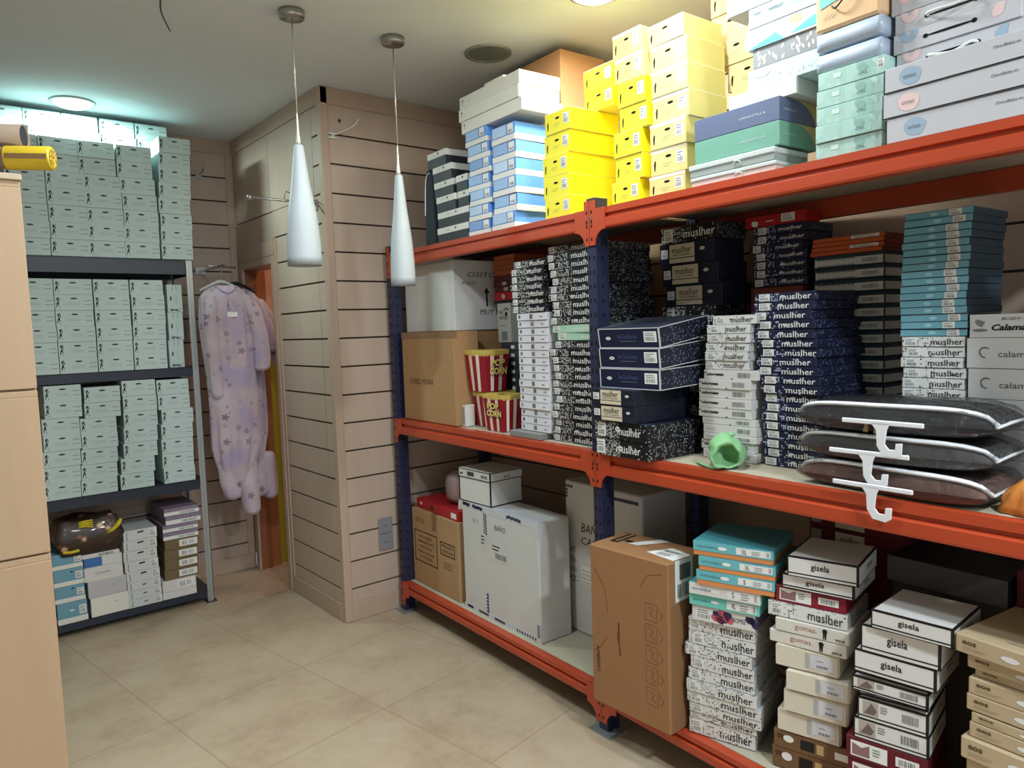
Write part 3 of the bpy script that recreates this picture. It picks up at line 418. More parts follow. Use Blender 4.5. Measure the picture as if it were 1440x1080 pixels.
# ------------------------------------------------------------------ floor, ceiling, shell
XL, YF, XR, YB = -2.4, -3.2, 2.62, 4.70
k = NT('floor_tile'); v = k.coord('Object')
mp = k.n('ShaderNodeMapping'); mp.inputs['Rotation'].default_value = (0, 0, RAD(-9.0)); k.l(v, mp.inputs[0])
tl = k.n('ShaderNodeVectorMath', operation='SUBTRACT'); k.l(mp.outputs[0], tl.inputs[0])
ca, sa = math.cos(RAD(-9)), math.sin(RAD(-9))
TILE = .59
tl.inputs[1].default_value = (1.261 * ca - 3.105 * sa, 1.261 * sa + 3.105 * ca, 0)
sc = k.n('ShaderNodeVectorMath', operation='SCALE'); sc.inputs['Scale'].default_value = 1 / TILE; k.l(tl.outputs[0], sc.inputs[0])
fr = k.n('ShaderNodeVectorMath', operation='FRACTION'); k.l(sc.outputs[0], fr.inputs[0])
sp = k.n('ShaderNodeSeparateXYZ'); k.l(fr.outputs[0], sp.inputs[0])
g = None
for ax in (0, 1):
    e = k.math('GREATER_THAN', k.math('ABSOLUTE', k.math('SUBTRACT', sp.outputs[ax], .5)), .4968)
    g = e if g is None else k.math('MAXIMUM', g, e)
fl = k.n('ShaderNodeVectorMath', operation='FLOOR'); k.l(sc.outputs[0], fl.inputs[0])
wn = k.n('ShaderNodeTexWhiteNoise', noise_dimensions='2D'); k.l(fl.outputs[0], wn.inputs['Vector'])
n1 = k.noise(v, 3.2, 5, .6); n2 = k.noise(v, 22, 4, .6)
f = k.math('ADD', k.math('ADD', k.math('MULTIPLY', n1, .75), k.math('MULTIPLY', n2, .22)), k.math('MULTIPLY', wn.outputs['Value'], .08))
base = k.ramp(f, [(.35, lin((160, 139, 116))), (.52, lin((178, 158, 134))), (.7, lin((187, 171, 149)))])
FLOORM = k.set(k.mix(g, base, lin((150, 128, 102))), .38, .4)
k.bump(k.math('SUBTRACT', 1, g), .15, .001)
struct(MB().box(XL, YF, -.05, 4.2, YB + .02, 0).obj('floor', FLOORM))
struct(MB().box(XL, YF, CEIL, 4.2, YB + .02, CEIL + .05).obj('ceiling', PAINT))

PITCH, Z0 = .1452, .171
def slat_panel(m, L, depth_lo, depth_hi, zlo, zhi, put, groove=True, x0=0.0, gap=.009):
    """slatwall boards as solids; put maps (along, out, z) boxes"""
    zs = [zlo] + [Z0 + i * PITCH for i in range(40) if zlo + .02 < Z0 + i * PITCH < zhi - .02] + [zhi]
    for a, b in zip(zs, zs[1:]):
        put(x0, L, a + (gap / 2 if a > zlo else 0), b - (gap / 2 if b < zhi else 0))
def wall_y(name, x0, x1, y, zlo=0, zhi=CEIL, base=.095, top=.085, ends=(.0, .0), back=.05):
    """slatted wall whose face looks towards -Y"""
    m = MB(); m.box(x0, y + .012, 0, x1, y + back, CEIL, 1)
    slat_panel(m, x1, 0, 0, base, CEIL - top, lambda a, b, c, d: m.box(a, y, c, b, y + .0125, d, 0), x0=x0)
    o = m.obj(name, [WOODW, GROOVE]); struct(o)
    return o
def board_y(name, x0, x1, y0, y1, z0, z1): return struct(MB().box(x0, y0, z0, x1, y1, z1).obj(name, WOODT, bevel=.003))
# back wall with the shelving
wall_y('wall_back', XL, 1.646, YB)
board_y('baseboard_back', XL, 1.646, YB - .008, YB + .001, 0, .095)
board_y('trim_1', XL, 1.646, YB - .008, YB + .001, CEIL - .085, CEIL)
board_y('trim_2', 1.60, 1.646, YB - .008, YB + .001, .095, CEIL - .085)
# wall that turns the corner and carries the rack's end
PX, PY = 1.646, 3.415
wall_y('wall_back_corner', PX + .035, XR, PY)
board_y('baseboard_corner', PX + .035, XR, PY - .007, PY + .001, 0, .095)
board_y('trim_3', PX - .007, XR, PY - .007, PY + .001, CEIL - .085, CEIL)
struct(MB().box(PX - .007, PY - .007, 0, PX + .038, PY + .04, CEIL).obj('trim_4', WOODT, bevel=.006, seg=2))
# wall with the doorway, facing -X
m = MB(); D0, D1, DZ = 4.135, 4.60, 1.915
def putx(y0, y1, z0, z1): m.box(PX, y0, z0, PX + .0125, y1, z1, 0)
m.box(PX + .012, PY + .01, 0, PX + .10, D0 - .04, CEIL, 1)
m.box(PX + .012, D0 - .04, DZ + .04, PX + .10, YB, CEIL, 1)
m.box(PX + .012, D1 + .04, 0, PX + .10, YB, DZ + .04, 1)
yy = PY + .04
for a, b in ((PY + .038, 3.53), (3.534, 4.09)):
    zt = CEIL - .085 if a < 3.5 else 2.205
    zs = [.095] + [Z0 + i * PITCH for i in range(20) if .12 < Z0 + i * PITCH < zt - .01] + [zt]
    for c, d in zip(zs, zs[1:]): putx(a, b, c + (.0045 if c > .1 else 0), d - (.0045 if d < zt else 0))
for c, d in ((2.052, 2.202),): putx(4.09, YB, c, d)
putx(3.534, 4.12, 2.209, CEIL - .085); putx(4.124, YB, 2.209, CEIL - .085)
putx(4.66, YB, .095, 2.05)
struct(m.obj('wall_doorway', [WOODW, GROOVE]))
struct(MB().box(PX - .008, PY + .04, 0, PX + .001, D0 - .045, .095).obj('baseboard_doorway', WOODT, bevel=.003))
struct(MB().box(PX - .008, PY + .04, CEIL - .085, PX + .001, YB, CEIL).obj('trim_5', WOODT, bevel=.003))
struct(MB().box(PX - .006, 4.06, .095, PX + .02, 4.09, 2.05).obj('trim_6', WOODT, bevel=.003))
# door frame
DFR = wood('reddish_door_wood', (150, 92, 62), .82, (1, 1, .06), 10)
m = MB()
m.box(PX - .012, D0 - .045, 0, PX + .12, D0, DZ + .045, 0); m.box(PX - .012, D0, DZ, PX + .12, D1, DZ + .045, 0)
m.box(PX - .012, D1, 0, PX + .006, D1 + .05, DZ + .045, 0)
m.box(PX - .012, D0 - .045, DZ + .045, PX + .0, D1 + .05, 2.05, 0)
struct(m.obj('door_1', WOODT, bevel=.004))
m = MB(); m.box(PX + .006, D1 + .0, 0, PX + .075, D1 + .045, DZ, 0); m.box(PX + .078, D1 + .012, 0, PX + .135, D1 + .045, DZ, 1)
struct(m.obj('trim_7', [DFR, wood('orange_door_wood', (176, 112, 68), .86, (1, 1, .06), 10)]))
# passage behind the doorway
PEACH = mat('peach_paint', (226, 178, 148), .8, .03, 3); YELL = mat('mustard_paint', (176, 158, 48), .7, .05, 3)
m = MB(); m.box(PX + .10, YB - .05, 1.41, 4.2, YB + .02, CEIL, 0); m.box(PX + .10, YB - .052, 0, 4.2, YB + .02, 1.41, 1)
struct(m.obj('wall_passage', [PEACH, YELL]))
struct(MB().box(4.15, PY + .05, 0, 4.2, YB - .05, CEIL).obj('wall_passage_end', PEACH))
# right wall behind the rack, facing -X
m = MB(); m.box(XR + .012, YF, 0, XR + .06, PY + .01, CEIL, 1)
zs = [.095] + [Z0 + i * PITCH for i in range(20) if .12 < Z0 + i * PITCH < CEIL - .1] + [CEIL - .085]
for c, d in zip(zs, zs[1:]): m.box(XR, YF, c + .0045, XR + .0125, PY, d - .0045, 0)
struct(m.obj('wall_right', [WOODW, GROOVE]))
struct(MB().box(XR - .008, YF, 0, XR + .001, PY - .008, .095).obj('baseboard_right', WOODT))
struct(MB().box(XR - .008, YF, CEIL - .085, XR + .001, PY - .008, CEIL).obj('trim_8', WOODT))
# the rest of the shop, behind the camera: plain left wall and an open front
PLAIN = mat('wall_paint', (196, 188, 176), .8, .03, 3)
struct(MB().box(XL - .05, YF, 0, XL, YB, CEIL).obj('wall_left', PLAIN))
m = MB(); m.box(XL, YF - .05, 2.6, XR, YF, CEIL); m.box(XL, YF - .05, 0, XL + .1, YF, 2.6); m.box(2.0, YF - .05, 0, XR, YF, 2.6); m.box(XL, YF - .05, 0, XR, YF, .12)
struct(m.obj('wall_front', PLAIN))

# ------------------------------------------------------------------ rack frame: s runs along the rack towards the camera, t into its depth
LX, LY = 1.954, 3.359
AX, AY = -.04913, -.99879
RA = math.atan2(AY, AX)
def RK(s, t, z): return (LX + AX * s - AY * t, LY + AY * s + AX * t, z)
rack = empty('storage_rack', RK(0, 0, 0), RA, 'long orange and navy steel storage rack with chipboard shelves', 'rack')
POSTS = ((0, .045), (1.545, .045), (3.08, .045), (4.62, .045))  # end bay is out of view, added to block light from that side
ZS = ((.105, .164), (.967, 1.0465), (1.835, 1.9055))
def post(s, t0, front):
    w = .022; m = MB()
    m.box(s - w, t0, .004, s + w, t0 + .004, 1.945); m.box(s + w - .004, t0 + .004, .004, s + w, t0 + .06, 1.945); m.box(s - w, t0 + .004, .004, s - w + .004, t0 + .06, 1.945)
    for i in range(38):
        z = .03 + i * .05
        for q in (-.011, .011): m.box(s + q - .0035, t0 - .0006, z, s + q + .0035, t0 + .001, z + .014, 1)
        if front: m.box(s + w - .001, t0 + .026, z, s + w + .0006, t0 + .034, z + .012, 1)
    o = m.obj('post', [NAVYST, DARKHOLE], rack)
    f = MB().box(s - .05, t0 - .03, 0, s + .06, t0 + .07, .004).box(s + .028, t0 + .02, .004, s + .042, t0 + .034, .016, 1).obj('foot_plate', [GALV, CHROME], o)
for s, _ in POSTS:
    for t0, fr_ in ((0, True), (.535, False)): post(s, t0, fr_)
def beam(s0, s1, z0, z1, t0, front):
    h = z1 - z0
    if front:
        prof = [(t0 - .004, z0), (t0 - .004, z0 + h * .42), (t0 + .010, z0 + h * .52), (t0 + .010, z0 + h * .62), (t0 - .004, z0 + h * .68), (t0 - .004, z1), (t0 + .034, z1), (t0 + .034, z0)]
        pr = [(t0 - .004, z0), (t0 - .006, z0 + .006), (t0 - .006, z0 + h * .46), (t0 + .008, z0 + h * .55), (t0 + .008, z0 + h * .66), (t0 - .002, z0 + h * .70), (t0 - .002, z1), (t0 + .034, z1), (t0 + .034, z0)]
        m = MB().prism(pr, s0, s1, 0, 'x')
    else: m = MB().box(s0, t0, z0, s1, t0 + .034, z1)
    return m.obj('beam', ORANGE, rack)
def bracket(s, side, z1, par):
    """end plate of a beam; side +1 reaches towards larger s"""
    e = .024
    up = .03 if z1 > 1.5 else .0005
    pts = [(0, z1 + up), (e, z1 + up), (e, z1)] + [(e + .05, z1), (e + .05, z1 - .074)]
    pts += [(e + .05 - .05 * math.sin(q), z1 - .074 - .052 * (1 - math.cos(q))) for q in (.35, .7, 1.05, 1.3, 1.57)] + [(0, z1 - .126)]
    pts = [(s + side * (.0015 + a), b) for a, b in pts]
    m = MB().prism([(p[0], p[1]) for p in pts], -.0095, -.0035, 0, 'y')
    for z in (-.016, -.05, -.065, -.11): m.box(s + side * .012 - .003, -.0102, z1 + z, s + side * .012 + .003, -.009, z1 + z + .011, 1)
    m.box(s + side * .012 - .003, -.0125, z1 - .034, s + side * .012 + .003, -.0095, z1 - .028, 2)
    m.obj('end_bracket', [ORANGE, DARKHOLE, CHROME], par)
for (s0, _), (s1, _) in zip(POSTS, POSTS[1:]):
    for z0, z1 in ZS:
        b = beam(s0 + .024, s1 - .024, z0, z1, 0, True); bracket(s0, 1, z1, b); bracket(s1, -1, z1, b)
        beam(s0 + .024, s1 - .024, z0, z1 - (0 if z1 < 1.5 else .008), .556, False)
        tb_d = .5555 if z1 < 1.5 else (.655 if s0 < 1 else .725)  # top boards made deeper to keep lamp light off the wall below
        MB().box(s0 - .02 + (.04 if s0 else .045), .036, z1 - .014 + (0 if z1 < 1.5 else .008), s1 - .024, tb_d, z1 + (0 if z1 < 1.5 else .0004)).obj('shelf_board', BOARD, rack)
for s, _ in POSTS:
    for z in (.3, 1.2): MB().box(s - .005, .062, z, s + .005, .534, z + .03).obj('end_brace', NAVYST, rack)

# ------------------------------------------------------------------ grey shelving against the back wall
shv = empty('shelving_unit', (0, 4.255, 0), 0, 'grey steel shelving unit with dark shelves beside the doorway, full of mint shoe boxes', 'shelving')
for x in (.27, 1.24):
    for y, q in ((0, 1), (.40, -1)):
        m = MB(); sg = 1 if x < 1 else -1
        m.box(min(x, x + sg * .035), y if q > 0 else y - .003, .0, max(x, x + sg * .035), y + .003 if q > 0 else y, 1.932)
        m.box(min(x, x + sg * .003), min(y, y + q * .035), 0, max(x, x + sg * .003), max(y, y + q * .035), 1.932)
        m.box(min(x + sg * .012, x + sg * .022), y - .003 * q if q > 0 else y, 0, max(x + sg * .012, x + sg * .022), y + (.001 if q > 0 else .003), 1.932)
        o = m.obj('post', [GALV, DARKHOLE], shv)
        if q > 0: MB().box(x - .012 if sg > 0 else x - .045, -.012, 0, x + .045 if sg > 0 else x + .012, .05, .005).obj('foot_plate', DKSTEEL, o)
for zt, hh in ((1.934, .08), (1.345, .05), (.711, .055), (.066, .035)):
    m = MB().box(.277, .004, zt - .004, 1.233, .396, zt).box(.307, .004, zt - hh, 1.203, .007, zt - .004).box(.277, .393, zt - hh, 1.233, .396, zt - .004)
    m.box(.2735, .04, zt - hh, .277, .36, zt).box(1.233, .04, zt - hh, 1.2365, .36, zt)
    m.obj('shelf', DKSTEEL, shv, bevel=.001)

# ------------------------------------------------------------------ maple cabinet at the left
cb = empty('cabinet', (.265, 2.4, 0), 0, 'tall pale maple cabinet with stacked doors and two cardboard tubes on top', 'cabinet')
MB().box(-.9, .019, 0, 0, .42, 1.945).obj('carcass', MAPLE, cb, bevel=.002)
for z0, z1 in ((.06, .908), (.914, 1.372), (1.378, 1.945)):
    d = MB().box(-.9, 0, z0, 0, .0188, z1 - .018, 0).box(-.9, .0015, z1 - .0178, 0, .0188, z1, 0).obj('door', MAPLE, cb, bevel=.0015)
MB().box(-.91, -.006, 1.9452, .004, .425, 1.962).obj('top_panel', wood('pale_edge_laminate', (206, 184, 156), .9, (1, 1, .05), 8), cb, bevel=.002)
# ------------------------------------------------------------------ boxes
ORD = ['', 'second', 'third', 'fourth', 'fifth', 'sixth', 'seventh', 'eighth', 'ninth', 'tenth', 'eleventh', 'twelfth', 'thirteenth', 'fourteenth', 'fifteenth',
       'sixteenth', 'seventeenth', 'eighteenth', 'nineteenth', 'twentieth', 'twenty-first', 'twenty-second', 'twenty-third', 'twenty-fourth', 'twenty-fifth']
def rank(i, n):
    """i counts from the bottom"""
    j = n - 1 - i
    if n == 1: return ''
    if j == 0: return 'topmost'
    if i == 0: return 'lowest'
    return ORD[j] + ' from top'
def box_at(name, row, frame='R'):
    s, t, z, w, d, h, yaw = row
    if frame == 'R': loc, rz = RK(s, t, z), RA + RAD(yaw)
    else: loc, rz = (s, t, z), RAD(yaw)
    return empty(name, loc, rz), (w, d, h)
BODY = {}
def body(root, dim, mats, bevel=.0012, name='body', front=1, right=2, top=0):
    if not isinstance(mats, (list, tuple)): mats = [mats]
    q = len(mats)
    key = (round(dim[0], 4), round(dim[1], 4), round(dim[2], 4), tuple(m.name for m in mats), name)
    if key not in BODY:
        BODY[key] = MB().box(0, 0, 0, *dim, 0, top=min(top, q - 1), front=min(front, q - 1), right=min(right, q - 1)).mesh(name)
        for m in mats: BODY[key].materials.append(m)
    o = mobj(name, BODY[key], mats, root)
    if bevel:
        b = o.modifiers.new('bevel', 'BEVEL'); b.width = bevel; b.segments = 1; b.limit_method = 'ANGLE'
    return o
def stack(rows, name, cat, desc, where, group, build, frame='R', first=0, total=None):
    """rows bottom to top; each box gets its own label from its rank"""
    n = total or len(rows); out = []
    for i, r in enumerate(rows):
        o, dim = box_at(name, r, frame)
        de = desc(i) if callable(desc) else desc
        rk = rank(i + first, n)
        tag(o, ' '.join((de + (', ' + rk if rk else '') + ' ' + where).split()).replace(' ,', ','), cat, group)
        build(o, dim, i); out.append(o)
    return out
rnd = random.Random(11)
def sticker(root, dim, u, v, w, h, face='F', name='price_label', seed=0, lines=True):
    d = Deco(dim, face); d.q(u, v, u + w, v + h, 0)
    d.bars(u + w * .12, v + h * .12, u + w * .85, v + h * .48, 9, 1, seed=seed)
    if lines: d.lines(u + w * .1, v + h * .58, u + w * .8, v + h * .95, 2, 1, seed=seed)
    return d.put(root, name, [LABEL, GREY])
def blob_sticker(root, dim, u, v, w, h):
    d = Deco(dim, 'F', .0012); d.ell(u, v, w / 2, h / 2, 0, n=12); d.q(u - w * .3, v - h * .1, u + w * .3, v + h * .1, 1, .0003)
    return d.put(root, 'round_sticker', [LABEL, GREY])

# ---- lingerie boxes with lettering
DOT_B = mosaic('black_mosaic_print', (20, 20, 24), (236, 234, 228), .0056, .60, .115, .07)
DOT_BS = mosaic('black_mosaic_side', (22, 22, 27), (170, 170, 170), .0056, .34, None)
DOT_N = mosaic('navy_mosaic_print', (22, 28, 56), (200, 214, 240), .0062, .38, .085, .04)
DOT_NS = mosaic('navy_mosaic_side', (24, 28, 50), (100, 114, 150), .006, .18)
DOT_W = mosaic('white_mosaic_print', (218, 219, 214), (26, 26, 32), .0064, .34, .085, .07)
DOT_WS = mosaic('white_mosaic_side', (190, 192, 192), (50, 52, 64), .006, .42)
DOT_WD = mosaic('white_dense_print', (214, 214, 210), (30, 30, 40), .0064, .40, .115, .12)
NAVYC = mat('navy_card', (26, 30, 46), .42, .1); NAVYT = mat('navy_lid_card', (38, 44, 60), .4, .06)
LET_W = mat('white_lettering', (232, 232, 228), .5, .01); LET_B = mat('black_lettering', (24, 24, 28), .5, .01)
def muslher(base, u0=.5, u1=.95, lab=(.06, .2), vfill=.62, top=None, stick=.35, label_m=True, txt='muslher'):
    front, side = {'b': (DOT_B, DOT_BS), 'n': (DOT_N, DOT_NS), 'w': (DOT_W, DOT_WS), 'd': (DOT_WD, DOT_WS)}[base]
    tp = {'b': NAVYT, 'n': NAVYT, 'w': DOT_WS, 'd': DOT_WS}[base]; let = LET_W if base in 'bn' else LET_B
    def f(root, dim, i):
        w, d, h = dim; r = random.Random(i * 7 + int(w * 9000))
        body(root, dim, [tp, front, side])
        j = r.uniform(-.025, .025)
        th = min(h * vfill, (u1 - u0) * w * .30)
        write(root, txt, let, (u0 + j) * w, (h - th) / 2, (u1 - u0) * w, th, dim, bold=.005)
        a = lab[0] + r.uniform(-.03, .05)
        sticker(root, dim, a * w, h * .1, (lab[1] - lab[0]) * w, h * .8, seed=i)
        if r.random() < stick: blob_sticker(root, dim, (u0 + r.uniform(.02, .12)) * w, h * r.uniform(.45, .65), w * .09, h * .3)
    return f
TANL = mat('tan_panel', (206, 194, 168), .6, .04); ZIG = blotch('dark_chevron_print', [(20, 22, 34), (34, 38, 54), (22, 26, 38)], 60, .4, 'MANHATTAN', True)
def tan_panel(u0, u1, lab, hole=None, zig=False, white=False):
    def f(root, dim, i):
        w, d, h = dim; body(root, dim, [NAVYT, ZIG if zig else NAVYC, ZIG if zig else NAVYC])
        p = Deco(dim).q(u0 * w, h * .06, u1 * w, h * .94, 0); p.q(u0 * w, h * .27, u1 * w, h * .31, 1, .0002); p.put(root, 'front_panel', [WHITE if white and i == 1 else TANL, DGREY])
        tw = (u1 - u0) * w * .74
        write(root, 'muslher', LET_B, (u0 + (u1 - u0) * .12) * w, h * .52, tw, tw * .27, dim, off=.0014)
        e = Deco(dim, 'F', .0012); e.bars((u0 + (u1 - u0) * .14) * w, h * .40, (u0 + (u1 - u0) * .86) * w, h * .45, 12, 0); e.put(root, 'small_lettering', [LET_B])
        sticker(root, dim, lab[0] * w, h * .32, (lab[1] - lab[0]) * w, h * .42, seed=i)
        if hole: blob_sticker(root, dim, hole * w, h * .62, w * .09, h * .16)
    return f
def plain(mats, marks=None, bevel=.0012):
    def f(root, dim, i):
        body(root, dim, mats, bevel)
        if marks: marks(root, dim, i)
    return f

MINTG = mat('pale_green_card', (170, 208, 184), .5, .04)
def green_box(root, dim, i):
    w, d, h = dim; body(root, dim, [MINTG, MINTG, DOT_BS]); th = h * .6
    write(root, 'muslher', LET_W, .52 * w, h * .2, .44 * w, th, dim, bold=.012); sticker(root, dim, .05 * w, h * .1, .13 * w, h * .8, seed=i)
GR1 = 'lingerie boxes on the middle shelf'
mb = muslher('b', .50, .97, (.03, .15), .68)
stack(D['mtall'], 'lingerie_box', 'box', lambda i: 'pale green lingerie box' if i in (13, 14) else 'black mosaic lingerie box, white lettering',
      'in tall stack against the middle post', GR1, lambda r, d, i: (green_box if i in (13, 14) else mb)(r, d, i))
stack(D['m7'], 'lingerie_box', 'box', 'black mosaic lingerie box', 'of seven resting on the white box stack', GR1, muslher('b', .5, .95, (.05, .19), .68))
stack(D['dots2'], 'lingerie_box', 'box', 'thick black mosaic lingerie box, white lettering', 'under the two tan-panelled boxes', GR1, muslher('b', .42, .86, (.03, .19), .46, stick=.9))
stack(D['tan2'], 'lingerie_box', 'box', 'dark chevron box with tan lettered panel', 'under three navy piped boxes', GR1, tan_panel(.20, .70, (.02, .17), .84, True))
tb = D['tan_back']
mb2 = muslher('b', .5, .95, (.05, .2), .5)
stack(tb[:6], 'lingerie_box', 'box', 'black mosaic lingerie box', 'at the back behind the navy piped boxes', GR1, mb2, first=0, total=10)
stack(tb[6:9], 'lingerie_box', 'box', 'navy box with pale lettered panel', 'of stack behind the navy piped boxes', GR1, tan_panel(.19, .66, (.03, .16), .8, white=False), first=6, total=10)
stack(tb[9:], 'lingerie_box', 'box', 'black mosaic lingerie box crowning', 'the stack behind the navy piped boxes', GR1, muslher('b', .42, .98, (.03, .2), .5))
NPAT = blotch('navy_floral_print', [(176, 184, 198), (40, 44, 60), (24, 28, 44), (20, 24, 40)], 95, .4, 'EUCLIDEAN', True)
PIPE = mat('silver_edge', (196, 196, 196), .4, .03)
def piped(root, dim, i):
    w, d, h = dim; body(root, dim, [NAVYT, mat('navy_front_card', (24, 30, 56), .4, .08), NPAT])
    p = .0028; m = MB()
    for z in (0, h - p): m.box(-.0008, -.0008, z, w + .0008, p, z + p); m.box(w - p, -.0008, z, w + .0008, d, z + p); m.box(-.0008, 0, z, p, d, z + p)
    for x in (0, w - p): m.box(x - .0008, -.0008, 0, x + p + .0008, p, h)
    m.box(w - p, d - p, 0, w + .0008, d, h)
    m.obj('piping', PIPE, root)
    e = mat('faint_navy_lettering', (70, 80, 116), .4)
    write(root, 'laGalleta', e, .33 * w, h * .48, .32 * w, h * .22, dim)
    Deco(dim).bars(.36 * w, h * .33, .64 * w, h * .37, 14, 0).put(root, 'small_lettering', [GREY])
    sticker(root, dim, .76 * w, h * .3, .2 * w, h * .52, seed=i); blob_sticker(root, dim, (.17 + .05 * (i == 1)) * w, h * .5, .09 * w, h * .17)
for o, tl_ in zip(stack(D['lag'], 'lingerie_box', 'box', 'navy box with silver piping', 'of three beside the middle post', GR1, piped), (2.0, 5.2, 8.0)):
    o.rotation_euler.x = RAD(tl_)     # the three fan upwards at the back

# white stack left of the navy one: plain, tobogan and mosaic boxes
mw = muslher('w', .45, .93, (.06, .26), .6, stick=.2)
def tobogan(root, dim, i):
    w, d, h = dim; body(root, dim, WHITE)
    if i not in (0, 2, 3, 4):
        write(root, 'tobogan', LET_B, .06 * w, h * .3, .25 * w, h * .42, dim, bold=.03)
        Deco(dim).ell(.34 * w, h * .5, .012, h * .13, 0).ell(.03 * w, h * .7, .003, .003, 0).put(root, 'logo_mark', [DGREY])
    else: Deco(dim).bars(.06 * w, h * .4, .25 * w, h * .6, 7, 0).put(root, 'faint_lettering', [mat('faint_grey_print', (176, 176, 176), .6)])
    e = Deco(dim); e.bars(.66 * w, h * .25, .9 * w, h * .75, 10, 0, seed=i); e.ell(.55 * w, h * .1, .004, .003, 0); e.put(root, 'size_label', [GREY])
def wm(root, dim, i): (tobogan if i < 10 else mw)(root, dim, i)
stack(D['white_mus'], 'lingerie_box', 'box', lambda i: 'white mosaic lingerie box' if i > 9 else ('white black-lettered underwear box' if i in (1, 5, 6, 7, 8, 9) else 'plain white underwear box'),
      'in the stack above the green cloth', GR1, wm)
stack(D['navy'], 'lingerie_box', 'box', 'navy mosaic lingerie box, white lettering', 'in the stack beside the green cloth', GR1, muslher('n', .42, .93, (.05, .24), .66, stick=.5))
stack(D['dk_mus'], 'lingerie_box', 'box', 'dim navy lingerie box', 'behind the tall navy mosaic stack, under red box', GR1, muslher('n', .5, .95, (.04, .2), .42, stick=.4))
REDC = mat('red_card', (170, 32, 38), .45, .08); DKRED = mat('maroon_card', (96, 26, 36), .45, .1)
def red_box(root, dim, i):
    w, d, h = dim; body(root, dim, REDC)
    sticker(root, dim, .62 * w, h * .2, .22 * w, h * .7)
    Deco(dim).lines(.36 * w, h * .4, .56 * w, h * .6, 1, 0).ell(.17 * w, h * .32, .014, h * .3, 0, n=8, wob=.2).put(root, 'white_marks', [LABEL])
tz = D['dk_mus'][-1][2] + D['dk_mus'][-1][5]
stack([(1.855, .455, tz + .001, .23, .09, .038, 0)], 'flat_box', 'box', 'flat red box with white label on top of the dim navy stack', '', 'loose flat boxes', red_box)
stack([(1.865, .47, 1.049 + q * .141, .2, .15, .14, 0) for q in range(4)], 'flat_box', 'box', 'rust red carton', 'supporting the dim navy stack behind', 'loose flat boxes', plain(mat('rust_card', (128, 62, 52), .6)))
PAT = blotch('tooth_print', [(196, 200, 196), (206, 208, 204), (60, 78, 86)], 110, .5, 'CHEBYCHEV', True)
DTEAL = mat('dark_teal_card', (36, 56, 66), .5, .08)
def patterned(root, dim, i):
    w, d, h = dim; body(root, dim, DTEAL)
    Deco(dim).q(.02 * w, h * .12, .98 * w, h * .72, 0).put(root, 'front_band', [PAT]); Deco(dim, 'R').q(0, h * .12, d, h * .72, 0).put(root, 'side_band', [PAT])
    e = Deco(dim, 'F', .0012)
    for q in range(16): e.poly([((.06 + q * .034) * w, h * .72), ((.085 + q * .034) * w, h * .72), ((.072 + q * .034) * w, h * .55)], 0)
    e.put(root, 'tooth_pattern', [DTEAL]); e = Deco(dim, 'F', .0012)
    for q in range(16): e.poly([((.06 + q * .034) * w, h * .12), ((.085 + q * .034) * w, h * .12), ((.072 + q * .034) * w, h * .27)], 0)
    e.put(root, 'tooth_pattern', [DTEAL]); Deco(dim, 'F', .0012).bars(.70 * w, h * .26, .92 * w, h * .56, 10, 0).put(root, 'size_label', [GREY])
stack(D['pattern'], 'underwear_box', 'box', 'dark teal and white toothed box', 'below orange boxes, behind navy stack', GR1, patterned)
ORC = mat('orange_card', (196, 92, 48), .5, .08)
def orangeb(root, dim, i):
    w, d, h = dim; body(root, dim, [ORC, ORC, mat('brown_side_card', (110, 54, 36), .5)])
    if i in (1, 3): sticker(root, dim, .55 * w, h * .12, .38 * w, h * .76, seed=i)
stack(D['orange_box'], 'underwear_box', 'box', 'flat orange box', 'on the toothed box stack', GR1, orangeb)
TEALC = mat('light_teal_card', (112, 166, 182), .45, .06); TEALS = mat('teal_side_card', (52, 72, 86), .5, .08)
def tealb(root, dim, i):
    w, d, h = dim; body(root, dim, [TEALS, TEALC, TEALS]); r = random.Random(i)
    j = r.uniform(-.05, .05)
    sticker(root, dim, (.68 + j) * w, h * .06, .18 * w, h * .88, seed=i); Deco(dim).ell((.46 + j) * w, h * .5, .06 * w, h * .25, 0).put(root, 'round_sticker', [mat('pale_blue_print', (150, 200, 212), .5)])
stack(D['teal_mid'], 'underwear_box', 'box', 'light teal flat box', 'in the stack beside the back wall corner of middle shelf'.replace('back wall corner of middle shelf', 'white squid-logo cartons'), GR1, tealb)
stack(D['white_mus_b'], 'lingerie_box', 'box', 'white mosaic lingerie box', 'under the light teal stack', GR1, muslher('w', .46, .97, (.04, .26), .6, stick=.15))
def calamaro(root, dim, i):
    w, d, h = dim; body(root, dim, WHITEC); n = len(D['calamaro'])
    if i == n - 1:
        write(root, 'Calamaro', LET_B, .21 * w, h * .3, .42 * w, h * .27, dim, bold=.03, shear=.25)
        write(root, 'BODY CEÑIDO', DGREY, .3 * w, h * .74, .44 * w, h * .14, dim, shear=.3)
        e = Deco(dim); e.ell(.1 * w, h * .32, .018, .004, 0).ell(.1 * w, h * .62, .010, .010, 0, wob=.3).put(root, 'logo_mark', [GREY])
    else:
        write(root, 'calamaro', DGREY, .3 * w, h * .38, .4 * w, h * .2, dim, bold=-.005)
        tube('logo_mark', [(.21 * w, -.001, h * .66), (.16 * w, -.001, h * .72), (.12 * w, -.001, h * .58), (.14 * w, -.001, h * .4), (.18 * w, -.001, h * .36)], .0012, DGREY, root, n=5, sub=2)
stack(D['calamaro'], 'carton', 'box', 'white carton with squid-like logo', 'beside the light teal stack', 'white logo cartons', calamaro)

